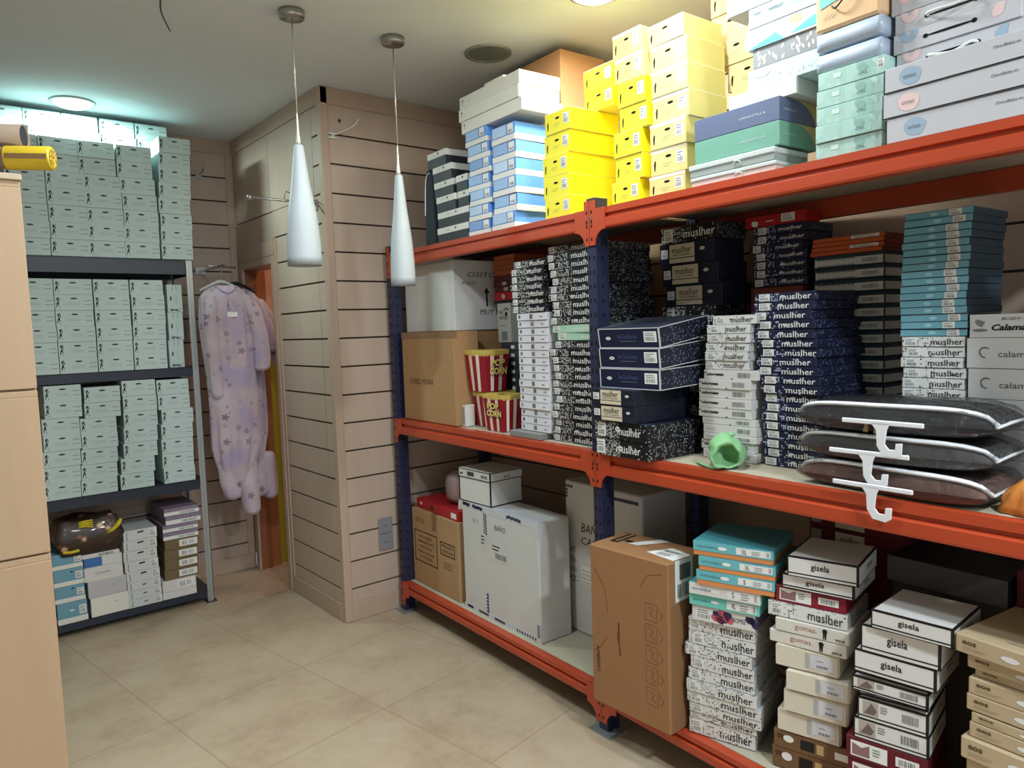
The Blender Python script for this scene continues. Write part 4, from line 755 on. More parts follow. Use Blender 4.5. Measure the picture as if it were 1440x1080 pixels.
# ---- first bay of the middle shelf
WL = mat('lilac_white_card', (214, 214, 218), .5, .03)
def white16(root, dim, i):
    w, d, h = dim; body(root, dim, WL)
    e = Deco(dim); e.bars(.07 * w, h * .28, .14 * w, h * .75, 4, 0, seed=i); e.bars(.46 * w, h * .2, .57 * w, h * .8, 5, 0, seed=i + 3); e.lines(.8 * w, h * .38, .93 * w, h * .62, 1, 0); e.put(root, 'printed_marks', [DGREY])
    Deco(dim).q(0, h * .94, w, h, 0).put(root, 'lid_seam', [GREY])
stack(D['white16'], 'lingerie_box', 'box', 'plain white flat box', 'of the stack behind the popcorn boxes', GR1, white16)
stack(D['slab'], 'folded_carton', 'box', 'flat grey folded carton under the white box stack', '', None, plain(mat('grey_card', (130, 132, 130), .7)))
def brown1(root, dim, i):
    w, d, h = dim; body(root, dim, KRAFT, .003)
    write(root, 'ISABEL MORA', mat('brown_print', (92, 66, 46), .7), .15 * w, h * .42, .46 * w, h * .06, dim)
    MB().box(-.0008, -.0008, h * .93, w + .0008, .02, h + .0006).obj('packing_tape', plastic('brown_tape', (150, 116, 84), .75, .3, .1), root)
stack([(.06, .17, 1.049, .45, .3, .446, 0)], 'carton', 'box', 'second brown carton behind the lettered one, mostly hidden', '', 'large cartons', plain(KRAFT))
stack([(.075, .02, 1.049, .50, .14, .446, 0)], 'carton', 'box', 'brown cardboard carton under the white carton on middle shelf', '', 'large cartons', brown1)
def white1(root, dim, i):
    w, d, h = dim; body(root, dim, WHITEC, .003); INK = mat('blue_marker', (52, 60, 92), .6)
    write(root, 'OSITO', INK, d * .20, h * .76, d * .42, h * .07, dim, 'R', shear=.2); write(root, 'POLO', INK, d * .12, h * .65, d * .2, h * .05, dim, 'R', shear=.2)
    e = Deco(dim, 'R'); e.q(d * .46, h * .34, d * .485, h * .55, 0).poly([(d * .43, h * .53), (d * .515, h * .53), (d * .4725, h * .62)], 0); e.put(root, 'arrow_mark', [mat('navy_print', (30, 36, 60), .6)])
    write(root, 'MUY FRÁGIL', mat('navy_print', (30, 36, 60), .6), d * .37, h * .22, d * .55, h * .10, dim, 'R')
    Deco(dim, 'T').q(0, d * .48, w, d * .52, 0).put(root, 'lid_seam', [GREY])
stack([(.045, .07, 1.4965, .472, .40, .335, 0)], 'carton', 'box', 'large white carton on the brown carton under the orange beam', '', 'large cartons', white1)
# popcorn boxes
STRW = mat('cream_stripe', (222, 206, 190), .5); STRR = mat('popcorn_red', (140, 24, 36), .45); RIMY = blotch('popcorn_print', [(214, 186, 70), (176, 140, 44), (226, 206, 120)], 150, .5)
def popcorn(s, t, z, w, d, h, yaw, lettered, label):
    r = empty('popcorn_box', RK(s, t, z), RA + RAD(yaw), label, 'popcorn box', 'striped popcorn boxes')
    k = .80
    def P(u, v, face):          # point on a tapering wall, u 0..1 across, v height
        f = k + (1 - k) * v / h; a = (1 - f) / 2
        if face == 'F': return (w * (a + f * u), d * a, v)
        if face == 'R': return (w * (1 - a), d * (a + f * u), v)
        if face == 'B': return (w * (a + f * (1 - u)), d * (1 - a), v)
        return (w * a, d * (a + f * (1 - u)), v)
    m = MB()
    for fc in 'FRBL':
        cuts = (0, .17, .31, .52, .66, 1) if fc not in lettered else (0, .2, .36, .60, .76, 1)
        for i, (u0, u1) in enumerate(zip(cuts, cuts[1:])):
            m.quad([P(u0, 0, fc), P(u1, 0, fc), P(u1, h * .88, fc), P(u0, h * .88, fc)], i % 2)
        for i in range(12):     # scalloped rim
            u0, u1 = i / 12, (i + 1) / 12
            q = [P(u0, h * .88, fc), P(u1, h * .88, fc)]
            tp = [P(u0 + (u1 - u0) * e, h * (.97 + .03 * math.sin(PI * e)), fc) for e in (1, .75, .5, .25, 0)]
            m.quad(q + tp, 2)
    m.quad([P(0, .001, 'F'), P(1, .001, 'F'), P(1, .001, 'R'), P(0, .001, 'L')], 0)
    o = m.obj('body', [STRR, STRW, RIMY], r)
    so = o.modifiers.new('thick', 'SOLIDIFY'); so.thickness = .0016; so.offset = -1
    sc = MB()
    for fc in 'FR':
        for i in range(7):
            u = (i + .5) / 7
            sc.quad([tuple(Vector(P(u + .068 * math.cos(q), h * (.875 + .03 * math.sin(q)), fc)) + Vector((0, -.0008, 0) if fc == 'F' else (.0008, 0, 0))) for q in [PI + j * PI / 6 for j in range(7)]], 0)
    sc.obj('rim_scallops', [RIMY], r)
    for fc in lettered:
        g = mat('popcorn_lettering', (226, 206, 120), .5); bk = mat('popcorn_shadow', (60, 20, 20), .5)
        wd_ = w if fc == 'F' else d; a = .105
        for txt, v in (('POP', .60), ('CORN', .40)):
            for mt, off, dx in ((bk, .002, .003), (g, .003, 0)):
                me = text_mesh(txt, wd_ * (.58 if txt == 'POP' else .72), h * .17, .04); q = mobj('lettering', me, mt, r)
                lean = math.atan((1 - k) / 2 * (d if fc == 'F' else w) / h)
                if fc == 'F': q.matrix_local = Matrix.Translation(Vector(P(.2 if txt == 'POP' else .13, h * v, 'F')) + Vector((dx, -off - .003, -dx))) @ Matrix.Rotation(lean, 4, 'X')
                else: q.matrix_local = Matrix.Translation(Vector(P(.2 if txt == 'POP' else .13, h * v, 'R')) + Vector((off + .003, dx, -dx))) @ Matrix.Rotation(PI / 2, 4, 'Z') @ Matrix.Rotation(lean, 4, 'X')
    return r
popcorn(.60, .10, 1.0485, .155, .14, .165, 0, '', 'striped popcorn box with plain front under the upper popcorn box')
pb = popcorn(.765, .045, 1.0485, .15, .12, .165, 0, 'F', 'lettered popcorn box in front, standing at the shelf edge')
popcorn(.582, .075, 1.2145, .165, .135, .192, 2, 'R', 'upper striped popcorn box stacked on the lower one')
# dark grey boxes, paw box, dark red and orange boxes behind the popcorn
def greyb(root, dim, i):
    w, d, h = dim; body(root, dim, mat('charcoal_card', (58, 60, 68), .5, .06)); Deco(dim).q(.55 * w, h * .25, .75 * w, h * .65, 0).put(root, 'price_label', [LABEL])
stack([(.625, .26, 1.049 + q * .0385, .135, .22, .0377, 0) for q in range(10)], 'flat_box', 'box', 'dark grey box', 'in the stack behind the popcorn boxes', 'loose flat boxes', greyb)
def pawbox(root, dim, i):
    w, d, h = dim; body(root, dim, mat('sage_grey_card', (178, 180, 170), .55, .05))
    e = Deco(dim)
    e.ell(.68 * w, h * .72, .011, .012, 0)
    for q in range(4): e.ell((.55 + q * .09) * w, h * (.83 + .03 * (q in (1, 2))), .004, .006, 0)
    e.lines(.2 * w, h * .42, .8 * w, h * .48, 1, 1); e.q(.3 * w, h * .05, .72 * w, h * .28, 1); e.put(root, 'paw_mark', [BLACK, GREY])
    write(root, 'PINK', DGREY, .14 * w, h * .72, .3 * w, h * .09, dim); write(root, 'PAWTHER', DGREY, .14 * w, h * .58, .66 * w, h * .09, dim)
stack([(.598, .262, 1.4345, .108, .12, .185, -2)], 'gift_box', 'box', 'tall grey box with black paw print above dark grey boxes', '', None, pawbox)
def rustb(c):
    def f(root, dim, i):
        w, d, h = dim; body(root, dim, c[i]); 
        if i in (2, 3): sticker(root, dim, .45 * w, h * .2, .2 * w, h * .6, seed=i)
        if i == 1: Deco(dim).ell(.45 * w, h * .45, .014, h * .35, 0, n=8, wob=.25).put(root, 'white_mark', [LABEL])
    return f
rc = [BLACK, mat('bright_red_card', (196, 34, 52), .45), mat('wine_card', (92, 44, 48), .5), mat('wine_card', (92, 44, 48), .5), mat('wine_card', (92, 44, 48), .5)] + [mat('rust_orange_card', (170, 92, 58), .55)] * 4
zz = 1.62; rows = []
for q, hh in enumerate((.013, .04, .026, .026, .026, .024, .024, .024, .022)):
    rows.append((.572 + (q % 3) * .006, .262, zz, .16, .2, hh - .0008, 0)); zz += hh
rn = ['thin black', 'bright red', 'wine red', 'wine red', 'wine red', 'rust orange', 'rust orange', 'rust orange', 'rust orange']
stack(rows, 'flat_box', 'box', lambda i: rn[i] + ' flat box', 'in the stack above the paw-print box', 'loose flat boxes', rustb(rc))
stack([(.98, .36, 1.049, .22, .2, .76, 0)], 'carton', 'box', 'tall dark navy carton behind the black mosaic boxes', '', 'large cartons', plain(NAVYC))
stack([(.655, .30, 1.049, .11, .13, .005, 0)], 'barcode_card', 'card', 'pale card lying beside the popcorn boxes', '', None, plain(WHITE))
def barcode(root, dim, i):
    Deco(dim).lines(dim[0] * .25, dim[2] * .1, dim[0] * .75, dim[2] * .92, 16, 0, fill=.55).put(root, 'barcode', [DGREY]); body(root, dim, WHITE)
stack([(.581, .05, 1.049, .03, .05, .10, 0)], 'small_carton', 'box', 'small white barcode carton between brown carton and popcorn boxes', '', None, barcode)
# ------------------------------------------------------------------ top shelf of the rack
LIDW = mat('white_lid_card', (224, 222, 214), .5, .02); CHAR = mat('charcoal_box_card', (46, 48, 54), .5, .06)
def lidded(bodym, lid_frac, lidm, marks=None, upside=False, sidem=None):
    def f(root, dim, i):
        w, d, h = dim; lh = h * lid_frac
        z0, z1, l0, l1 = (0, h - lh, h - lh, h) if not upside else (lh, h, 0, lh)
        mm = [bodym, bodym, sidem or bodym]
        o = MB().box(.0015, .0015, z0, w - .0015, d - .0015, z1, 0, front=1, right=2).obj('body', mm, root)
        MB().box(0, 0, l0, w, d, l1).obj('lid', lidm, root, bevel=.001)
        if marks: marks(root, dim, i)
    return f
def bwmarks(root, dim, i):
    w, d, h = dim; e = Deco(dim); e.ell(.6 * w, h * .83, .006, h * .09, 0, n=8, wob=.2); e.lines(.3 * w, h * .79, .5 * w, h * .85, 1, 1); e.put(root, 'logo_mark', [DGREY, GREY])
GT = 'shoe boxes on top of the orange rack'
bw = lidded(CHAR, .4, LIDW, bwmarks)
stack(D['bw_low'], 'shoe_box', 'shoe box', 'wide charcoal shoe box with white lid', 'under the narrower charcoal boxes', GT, bw)
stack(D['bw_a'], 'shoe_box', 'shoe box', 'charcoal shoe box, white lid', 'of the stack beside the dark case', GT, bw)
stack(D['bw_b'], 'shoe_box', 'shoe box', 'charcoal white-lidded shoe box', 'of two between the dark and blue stacks', GT, bw)
BLUE = mat('blue_card', (96, 150, 226), .5, .05)
k = NT('blue_photo_print'); v = k.coord('UV'); oi = k.n('ShaderNodeObjectInfo').outputs['Random']
ad = k.n('ShaderNodeVectorMath', operation='ADD'); k.l(v, ad.inputs[0]); cm = k.n('ShaderNodeCombineXYZ'); k.l(k.math('MULTIPLY', oi, 40.), cm.inputs[0]); k.l(cm.outputs[0], ad.inputs[1])
BPH = k.set(k.ramp(k.noise(ad.outputs[0], 22, 3), [(.3, lin((84, 120, 190))), (.5, lin((150, 182, 222))), (.7, lin((206, 220, 238)))]), .45)
def bluemarks(root, dim, i):
    w, d, h = dim; lh = h * .34
    Deco(dim).q(.06 * w, lh + h * .04, .66 * w, h * .97, 0).put(root, 'front_picture', [BPH])
    e = Deco(dim, 'F', .001); e.q(.70 * w, lh + h * .06, .95 * w, h * .94, 0); e.bars(.74 * w, lh + h * .12, .92 * w, lh + h * .28, 8, 1, seed=i); e.put(root, 'price_label', [LABEL, GREY])
bl = lidded(BLUE, .34, LIDW, bluemarks, True)
stack(D['blue_a'], 'shoe_box', 'shoe box', 'sky blue shoe box', 'of the blue stack nearer the charcoal boxes', GT, bl)
stack(D['blue_b'], 'shoe_box', 'shoe box', 'sky blue shoe box', 'of the blue stack beside the yellow boxes', GT, bl)
IVORY = mat('ivory_card', (226, 224, 212), .45, .02)
def ivm(root, dim, i):
    w, d, h = dim; e = Deco(dim); e.poly([(.04 * w, h * .75), (.075 * w, h * .75), (.06 * w, h * .5)], 0).q(.057 * w, h * .3, .063 * w, h * .55, 0)
    e.put(root, 'logo_mark', [GREY]); Deco(dim, 'R').ell(d * .3, h * .6, .006, .004, 0).put(root, 'side_mark', [GREY])
stack(D['white_flat'], 'flat_box', 'box', 'wide flat ivory box', 'of three lying across the blue stacks', GT, plain(IVORY, ivm, .002))
wz = D['white_flat'][-1]; 
stack([(.84, .06, wz[2] + wz[5] + .001, .14, .12, .03, 0)], 'flat_box', 'box', 'small ivory box on top of the wide ivory boxes', '', None,
      plain(IVORY, lambda r, d, i: Deco(d).lines(.1 * d[0], .3 * d[2], .8 * d[0], .7 * d[2], 1, 0).put(r, 'faint_lettering', [GREY])))
stack([(.56, .325, 1.907, .475, .26, .775, 0)], 'carton', 'box', 'huge brown carton nearly touching the ceiling behind yellow boxes', '', 'large cartons', plain(mat('tan_carton', (196, 148, 108), .75, .05, 10), None, .004))
YEL = mat('yellow_card', (248, 232, 30), .5, .03); YELT = mat('pale_yellow_lid', (250, 240, 130), .5, .03)
YFR = mat('yellow_front_card', (236, 224, 60), .5, .04)
def shoefront(root, dim, i, holes=True, u=.16):
    w, d, h = dim
    e = Deco(dim); e.ell(.5 * w, h * .68, .085 * w, h * .055, 0, n=10); e.put(root, 'hand_hole', [DARKHOLE])
    e = Deco(dim); x = .1 * w
    e.poly([(x, h * .2), (x + .03 * w, h * .2), (x + .05 * w, h * .55), (x + .02 * w, h * .6), (x - .01 * w, h * .45)], 0); e.lines(.35 * w, h * .3, .65 * w, h * .5, 2, 1, fill=.12); e.put(root, 'logo_mark', [BLACK, GREY])
    sticker(root, dim, .72 * w, h * .3, .22 * w, h * .5, seed=i)
def yel(root, dim, i): body(root, dim, [YELT, YFR, YEL]); shoefront(root, dim, i)
stack(D['yel_a'], 'shoe_box', 'shoe box', 'bright yellow shoe box', 'in the front stack beside the blue boxes', GT, yel)
stack(D['yel_b'], 'shoe_box', 'shoe box', 'bright yellow shoe box', 'of two set back on the front yellow stack', GT, yel)
CRM = mat('cream_card', (240, 226, 140), .5, .03); CRMF = mat('kraft_cream_card', (226, 204, 134), .55, .05); CRMT = mat('cream_lid_card', (246, 240, 206), .5, .02)
def cream(root, dim, i):
    w, d, h = dim; body(root, dim, [CRMT, CRMF, CRM]); Deco(dim).q(0, h * .86, w, h, 0).put(root, 'lid_edge', [CRMT]); shoefront(root, dim, i)
stack(D['yel_c'], 'shoe_box', 'shoe box', lambda i: 'pale cream-yellow shoe box' if i > 4 else 'bright yellow shoe box', 'in the stack above the middle post', GT,
      lambda r, d, i: (cream if i > 4 else yel)(r, d, i))
stack(D['cream_d'], 'shoe_box', 'shoe box', 'cream kraft shoe box', 'in the stack beside the green and navy boxes', GT, cream)
KBE = mat('beige_card', (206, 190, 138), .55, .04)
def beige(root, dim, i):
    w, d, h = dim; body(root, dim, [KBE, KBE, KBE]); shoefront(root, dim, i)
stack(D['cream_e'], 'shoe_box', 'shoe box', 'beige shoe box', 'in the set-back stack behind the baby gift boxes', GT, beige)
# baby gift boxes
CLR = mat('frosted_tray', (196, 206, 206), .25, .03, spec=.6)
def tray(root, dim, i):
    w, d, h = dim
    MB().box(0, 0, 0, w, d, h * .55).obj('base', [mat('grey_green_card', (150, 160, 156), .5) if i else mat('pinkish_card', (206, 192, 186), .5)], root, bevel=.002)
    MB().box(-.003, -.003, h * .55, w + .003, d + .003, h).obj('lid', CLR, root, bevel=.003)
    tube('handle', [(w * .55, -.002, h * .3), (w * .57, -.006, h * .55), (w * .62, -.006, h * .55), (w * .64, -.002, h * .3)], .0018, LABEL, root, n=6, sub=1)
stack(D['tray'], 'gift_box', 'box', 'pale grey tray-like gift box', 'under the green gift box', GT, tray)
SLATE = mat('slate_blue_card', (92, 102, 132), .45, .04); SAGEG = mat('sea_green_card', (110, 160, 142), .45, .05); OCH = mat('ochre_print', (196, 172, 120), .5)
def babyf(root, dim, i):
    w, d, h = dim; c = SLATE if i else SAGEG; body(root, dim, c)
    e = Deco(dim, 'R'); e.poly([(d * .35, h)] + [(d * (.35 + .62 * math.sin(q)), h * math.cos(q)) for q in (.3, .6, .9, 1.2, 1.5)] + [(d, 0), (d, h)], 0); e.put(root, 'side_print', [OCH])
    pl = mat('pale_lettering', (190, 200, 206), .5)
    write(root, 'CANASTILLA', pl, .55 * w, h * .42, .3 * w, h * .1, dim); write(root, 'CANASTILLA', pl, .1 * d, h * .45, .35 * d, h * .1, dim, 'R')
stack([D['baby_front'][0]], 'gift_box', 'box', 'sea green gift box under the slate blue one', '', 'baby gift boxes', babyf)
stack([D['baby_front'][1]], 'gift_box', 'box', 'slate blue gift box lying on the sea green one', '', 'baby gift boxes', lambda r, d, i: babyf(r, d, 1))
AQ = mat('pale_aqua_card', (196, 226, 230), .45, .02); LEAFG = mat('grey_leaf_card', (138, 142, 146), .5); BGR = mat('blue_grey_card', (150, 172, 186), .45)
def bf(root, dim, i):
    w, d, h = dim; r = random.Random(i + 5)
    body(root, dim, [WHITE, AQ, LEAFG, WHITE, BGR][i])
    e = Deco(dim)
    if i in (0, 1):
        for q in range(60): e.ell(r.uniform(.02, .98) * w, r.uniform(.08, .92 if i == 0 else .5) * h, .0018, .0016, 0, n=6)
        e.put(root, 'printed_dots', [mat('soft_grey_print', (168, 180, 190), .5)])
    if i == 1: Deco(dim, 'F', .001).ell(.2 * w, h * .7, .03, h * .2, 0, wob=.2).put(root, 'printed_cloud', [WHITE])
    if i == 2:
        for q in range(26):
            u, v, a = r.uniform(.04, .96) * w, r.uniform(.15, .85) * h, r.uniform(-.6, .6); c, s_ = math.cos(a), math.sin(a)
            e.poly([(u + c * x - s_ * y, v + s_ * x + c * y) for x, y in ((0, -.008), (.0035, -.002), (.003, .004), (0, .008), (-.003, .004), (-.0035, -.002))], 0)
        e.put(root, 'printed_leaves', [WHITE])
    if i == 3:
        e.poly([(0, 0), (.55 * w, 0), (.42 * w, h * .45), (.3 * w, h * .3), (.18 * w, h * .2)], 0).poly([(.62 * w, h * .1), (w, h * .1), (w, h * .6), (.85 * w, h * .45)], 0)
        e.ell(.7 * w, h * .72, .02, h * .22, 1, n=8, wob=.1); e.put(root, 'printed_hills', [mat('sky_blue_print', (96, 190, 226), .5), mat('peach_print', (240, 190, 140), .5)])
    if i == 4:
        write(root, 'baby', GREY, .08 * w, h * .55, .1 * w, h * .25, dim); write(root, 'newborn', GREY, .3 * w, h * .55, .2 * w, h * .25, dim)
        Deco(dim).q(0, 0, w, h * .35, 0).put(root, 'lower_band', [AQ])
bfn = ['white dotted', 'pale aqua', 'grey leaf-printed', 'white hill-printed', 'blue-grey lettered']
for q, r in enumerate(D['baby_f']): stack([r], 'gift_box', 'box', bfn[q] + ' baby gift box in the pile above the slate blue box', '', 'baby gift boxes', lambda a, d, i, q=q: bf(a, d, q))
def btop(root, dim, i):
    w, d, h = dim; body(root, dim, WHITE, .002); Deco(dim).poly([(.62 * w, h * .3), (w, h * .3), (w, h), (.75 * w, h)], 0).put(root, 'red_print', [mat('coral_print', (206, 90, 88), .5)])
    write(root, 'OH!', mat('pink_print', (214, 120, 130), .5), .12 * w, h * .55, .14 * w, h * .3, dim)
stack(D['baby_top'], 'gift_box', 'box', 'white gift box with coral print topping the baby gift pile', '', 'baby gift boxes', btop)
SAGE = blotch('sage_geometric_print', [(158, 196, 186), (176, 210, 200), (140, 178, 172), (168, 204, 192)], 42, .5, 'MANHATTAN')
def sage(root, dim, i):
    w, d, h = dim; body(root, dim, [mat('sage_card', (164, 200, 190), .5), SAGE, SAGE])
    e = Deco(dim)
    if i != 1: e.q(.24 * w, h * .5, .36 * w, h * .78, 0)
    if i != 1: e.put(root, 'printed_panel', [mat('pale_sage_print', (196, 220, 212), .5)])
    Deco(dim).ell(.68 * w, h * .62, .012, h * .22, 0).put(root, 'printed_emblem', [mat('mid_sage_print', (130, 170, 160), .5)])
    write(root, 'KTNA', mat('dark_sage_print', (84, 116, 112), .5), .62 * w, h * .25, .13 * w, h * .14, dim)
    if i == 4: sticker(root, dim, .9 * w, h * .3, .09 * w, h * .5)
stack(D['sage'], 'gift_box', 'box', 'sage green patterned flat box', 'beside the large white handled boxes', GT, sage)
def soft_pack(name, row, m, label, cat, extra=None, edge=.78):
    o, (w, d, h) = box_at(name, row); tag(o, label, cat)
    N = 14; v, f = [], []
    for top in (0, 1):
        for j in range(N + 1):
            for i in range(N + 1):
                x, y = i / N, j / N; e = (1 - abs(2 * x - 1) ** 14) ** .5 * (1 - abs(2 * y - 1) ** 12) ** .5
                z = h * (.5 + (.5 if top else -.5) * max(edge, e)) + (h * .05 * math.sin(9 * x + 5 * y) * e if top else 0)
                v.append((x * w, y * d, z))
    M_ = (N + 1) ** 2
    for j in range(N):
        for i in range(N):
            a = j * (N + 1) + i; f.append((a, a + N + 1, a + N + 2, a + 1)); f.append((M_ + a, M_ + a + 1, M_ + a + N + 2, M_ + a + N + 1))
    rim = [i for i in range(N)] + [N + j * (N + 1) for j in range(N)] + [M_ - 1 - i for i in range(N)] + [M_ - 1 - N - j * (N + 1) for j in range(N)]
    for a, b in zip(rim, rim[1:] + rim[:1]): f.append((a, b, M_ + b, M_ + a))
    me = bpy.data.meshes.new('body'); me.from_pydata(v, [], f); me.update(); mobj('body', me, m, o, smooth=True)
    if extra: extra(o, (w, d, h))
    return o
SILV = mat('silver_blue_foil', (176, 190, 206), .3, .06, 6, spec=.6)
for q, r in enumerate(D['pouch']):
    soft_pack('fabric_pouch', r, SILV, ['silver blue soft pack directly on the sage boxes', 'silver blue soft pack under the kraft paper bag'][q], 'soft pack')['group'] = 'silver soft packs'
def kb(o, dim):
    w, d, h = dim
    e = Deco(dim, 'F', .002); 
    for q in range(3): e.poly([(.14 * w + q * .012, h * .28), (.22 * w + q * .012, h * .42), (.225 * w + q * .012, h * .41), (.145 * w + q * .012, h * .27)], 0)
    e.put(o, 'printed_strokes', [BLACK]); Deco(dim, 'F', .0016).poly([(.08 * w, h * .62), (.4 * w, h * .75), (.38 * w, h), (.08 * w, h)], 0).put(o, 'aqua_print', [mat('aqua_print', (120, 206, 190), .5)])
    tube('cord', [(.28 * w, -.003, h * .6), (.36 * w, -.012, h * .45), (.5 * w, -.016, h * .62), (.6 * w, -.012, h * .9), (.62 * w, .0, h * 1.02)], .0022, BLACK, o, n=6, sub=2)
o = stack(D['kraft_bag'], 'paper_bag', 'paper bag', 'folded kraft paper bag with aqua print and black cord', '', None, lambda r, d, i: (body(r, d, mat('kraft_bag_paper', (226, 188, 146), .7, .05), .006), kb(r, d)))
# long white boxes and boxes with rope handles
LW = mat('cool_white_card', (190, 190, 195), .45, .02); BLB = mat('blue_blob_print', (150, 172, 190), .5); PKB = mat('pink_blob_print', (222, 194, 192), .5)
def longw(root, dim, i):
    w, d, h = dim; body(root, dim, LW, .0015)
    Deco(dim).q(0, 0, w, h * .05, 0).q(0, 0, w * .004, h, 0).put(root, 'shadow_gap', [DARKHOLE]) if i else None  # dark strips painted on for the shade between stacked boxes
    Deco(dim).ell((.13 if i else .14) * w, h * .5, .024, .021, 0, n=20, wob=.07).put(root, 'logo_blob', [PKB if i == 1 else BLB])
    write(root, 'OTSO', DGREY, (.098 if i else .108) * w, h * .42, .06 * w, h * .12, dim, off=.0016)
    write(root, 'OtsoBaby.es', DGREY, .5 * w, h * .55, .11 * w, h * .14, dim)
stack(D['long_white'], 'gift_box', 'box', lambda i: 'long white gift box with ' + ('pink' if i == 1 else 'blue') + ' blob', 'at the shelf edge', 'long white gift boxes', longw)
CORD = mat('white_cord', (222, 226, 222), .7, .03)
def handled(root, dim, i):
    w, d, h = dim; body(root, dim, LW, .0015)
    e = Deco(dim, 'F', .0008); e.ell(.47 * w, h * .5, .20 * w, .003, 0, n=14).ell(.275 * w, h * .5, .006, .005, 0).ell(.66 * w, h * .5, .006, .005, 0); e.put(root, 'handle_slot', [DARKHOLE])
    r = random.Random(i + 3); q = r.uniform(.012, .03); zz_ = r.uniform(-.5, .35)
    if i in (0, 2, 3, 4): tube('rope_handle', [(.28 * w, .001, h * .5), (.29 * w, -.014, h * (.5 + zz_ * .3)), (.40 * w, -q, h * (.35 + zz_)), (.52 * w, -q - .004, h * (.25 + zz_)), (.63 * w, -.016, h * (.55 + zz_ * .2)), (.66 * w, .001, h * .5)], .0034, CORD, root, n=8, sub=2)
    m1, m2 = (PKB, BLB) if i in (1, 4) else (BLB, PKB)
    def half(u, up, m, nm):
        Deco(dim).poly([(u + .022 * math.cos(a), (h if up else 0) + (-1 if up else 1) * .026 * math.sin(a)) for a in [PI * j / 8 for j in range(9)]] + [(u - .009, h if up else 0), (u, (h if up else 0) + (-1 if up else 1) * .012), (u + .009, h if up else 0)], 0).put(root, nm, [m])
    half(.13 * w, True, m2, 'logo_blob')
    Deco(dim).poly([(.86 * w + .02 * math.cos(a) * (1 if j < 6 else .4), h * .55 + .019 * math.sin(a) * (1 if j < 6 else .5)) for j, a in enumerate([1.2 + x * .5 for x in range(7)])] + [(.86 * w + .003, h * .45)], 0).put(root, 'side_blob', [m1])
stack(D['handle_box'], 'gift_box', 'box', 'white rope-handled box', 'of five on the long white boxes', 'rope-handled boxes', handled)
hz = D['handle_box'][-1]
stack([(hz[0], .06, hz[2] + hz[5] + .001, .268, .3, .045, 0)], 'gift_box', 'box', 'uppermost rope-handled white box, cut by the top of the view', '', 'rope-handled boxes', handled)
# dark case and clear bag at the far end of the top shelf
cs = empty('garment_case', RK(.31, .05, 1.909), RA, 'upright dark navy zipped case leaning at the far end of the top shelf', 'case')
m = MB().prism([(0, 0), (.10, 0), (.085, .352), (.075, .362), (.035, .362), (.025, .352)], 0, .24, 0, 'y'); m.obj('body', mat('navy_fabric', (40, 48, 58), .7, .1, 30), cs, bevel=.008, seg=2)
tube('zip_piping', [(.012, -.002, .15), (.026, -.003, .30), (.04, -.003, .34), (.07, -.003, .345)], .003, LABEL, cs, n=6, sub=2)
cb2 = empty('plastic_bag', RK(.415, .075, 1.909), RA, 'narrow crinkled clear plastic bag beside the dark case', 'plastic bag')
v, f = [], []; r = random.Random(3)
for j in range(15):
    for i in range(10):
        a = 2 * PI * i / 10; z = .235 * j / 14; q = (.016 + r.uniform(-.002, .004)) * (1 if j < 12 else .6)
        v.append((.02 + q * math.cos(a), .06 + q * 2.4 * math.sin(a), z))
for j in range(14):
    for i in range(10): f.append((j * 10 + i, j * 10 + (i + 1) % 10, (j + 1) * 10 + (i + 1) % 10, (j + 1) * 10 + i))
f.append(tuple(reversed(range(10))))
me = bpy.data.meshes.new('film'); me.from_pydata(v, [], f); me.update(); mobj('film', me, plastic('greenish_film', (170, 190, 176), .45), cb2)
mobj('contents', MB().box(.012, .035, .001, .028, .085, .19).mesh('contents'), mat('grey_green_cloth', (120, 134, 124), .8), cb2)
# ------------------------------------------------------------------ bottom shelf of the rack
BRP = mat('dark_brown_print', (66, 48, 36), .7)
def bbrown(root, dim, i):
    w, d, h = dim; body(root, dim, mat('plain_kraft', (172, 138, 100), .75, .06, 12), .003)
    e = Deco(dim); t = .006
    for u0, v0, u1, v1 in ((.05, .30, .56, .72), (.63, .52, .93, .69)):
        U0, V0, U1, V1 = u0 * w, v0 * h, u1 * w, v1 * h
        e.q(U0, V0, U1, V0 + t, 0).q(U0, V1 - t, U1, V1, 0).q(U0, V0, U0 + t, V1, 0).q(U1 - t, V0, U1, V1, 0)
    e.put(root, 'printed_frame', [BRP])
    for q, tx in enumerate(('NO USAR', 'ABRIDORES', 'CON CUCHILLA', 'PUEDE DAÑAR', 'EL CONTENIDO')): write(root, tx, BRP, (.12 if q % 2 else .16) * w, h * (.63 - q * .068), w * (.36 if q % 2 else .28), h * .035, dim)
    for q, tx in enumerate(('MERCANCIA', 'CONTROLADA')): write(root, tx, BRP, .66 * w, h * (.62 - q * .065), w * .24, h * .04, dim)
    for q in range(3): write(root, 'fabricado en', BRP, .69 * w, h * (.42 - q * .035), w * .2, h * .02, dim)
    write(root, 'ROSA', mat('pencil', (120, 96, 76), .7), .09 * w, h * .82, .2 * w, h * .07, dim, shear=.3)
    MB().box(.46 * w, -.0008, h * .78, .56 * w, .0, h).box(.46 * w, 0, h, .56 * w, d, h + .0008).obj('packing_tape', plastic('brown_tape', (150, 116, 84), .75, .3, .1), root)
stack([(.03, .058, .1645, .455, .36, .40, 0)], 'carton', 'box', 'brown printed carton at the far end of the bottom shelf', '', 'large cartons', bbrown)
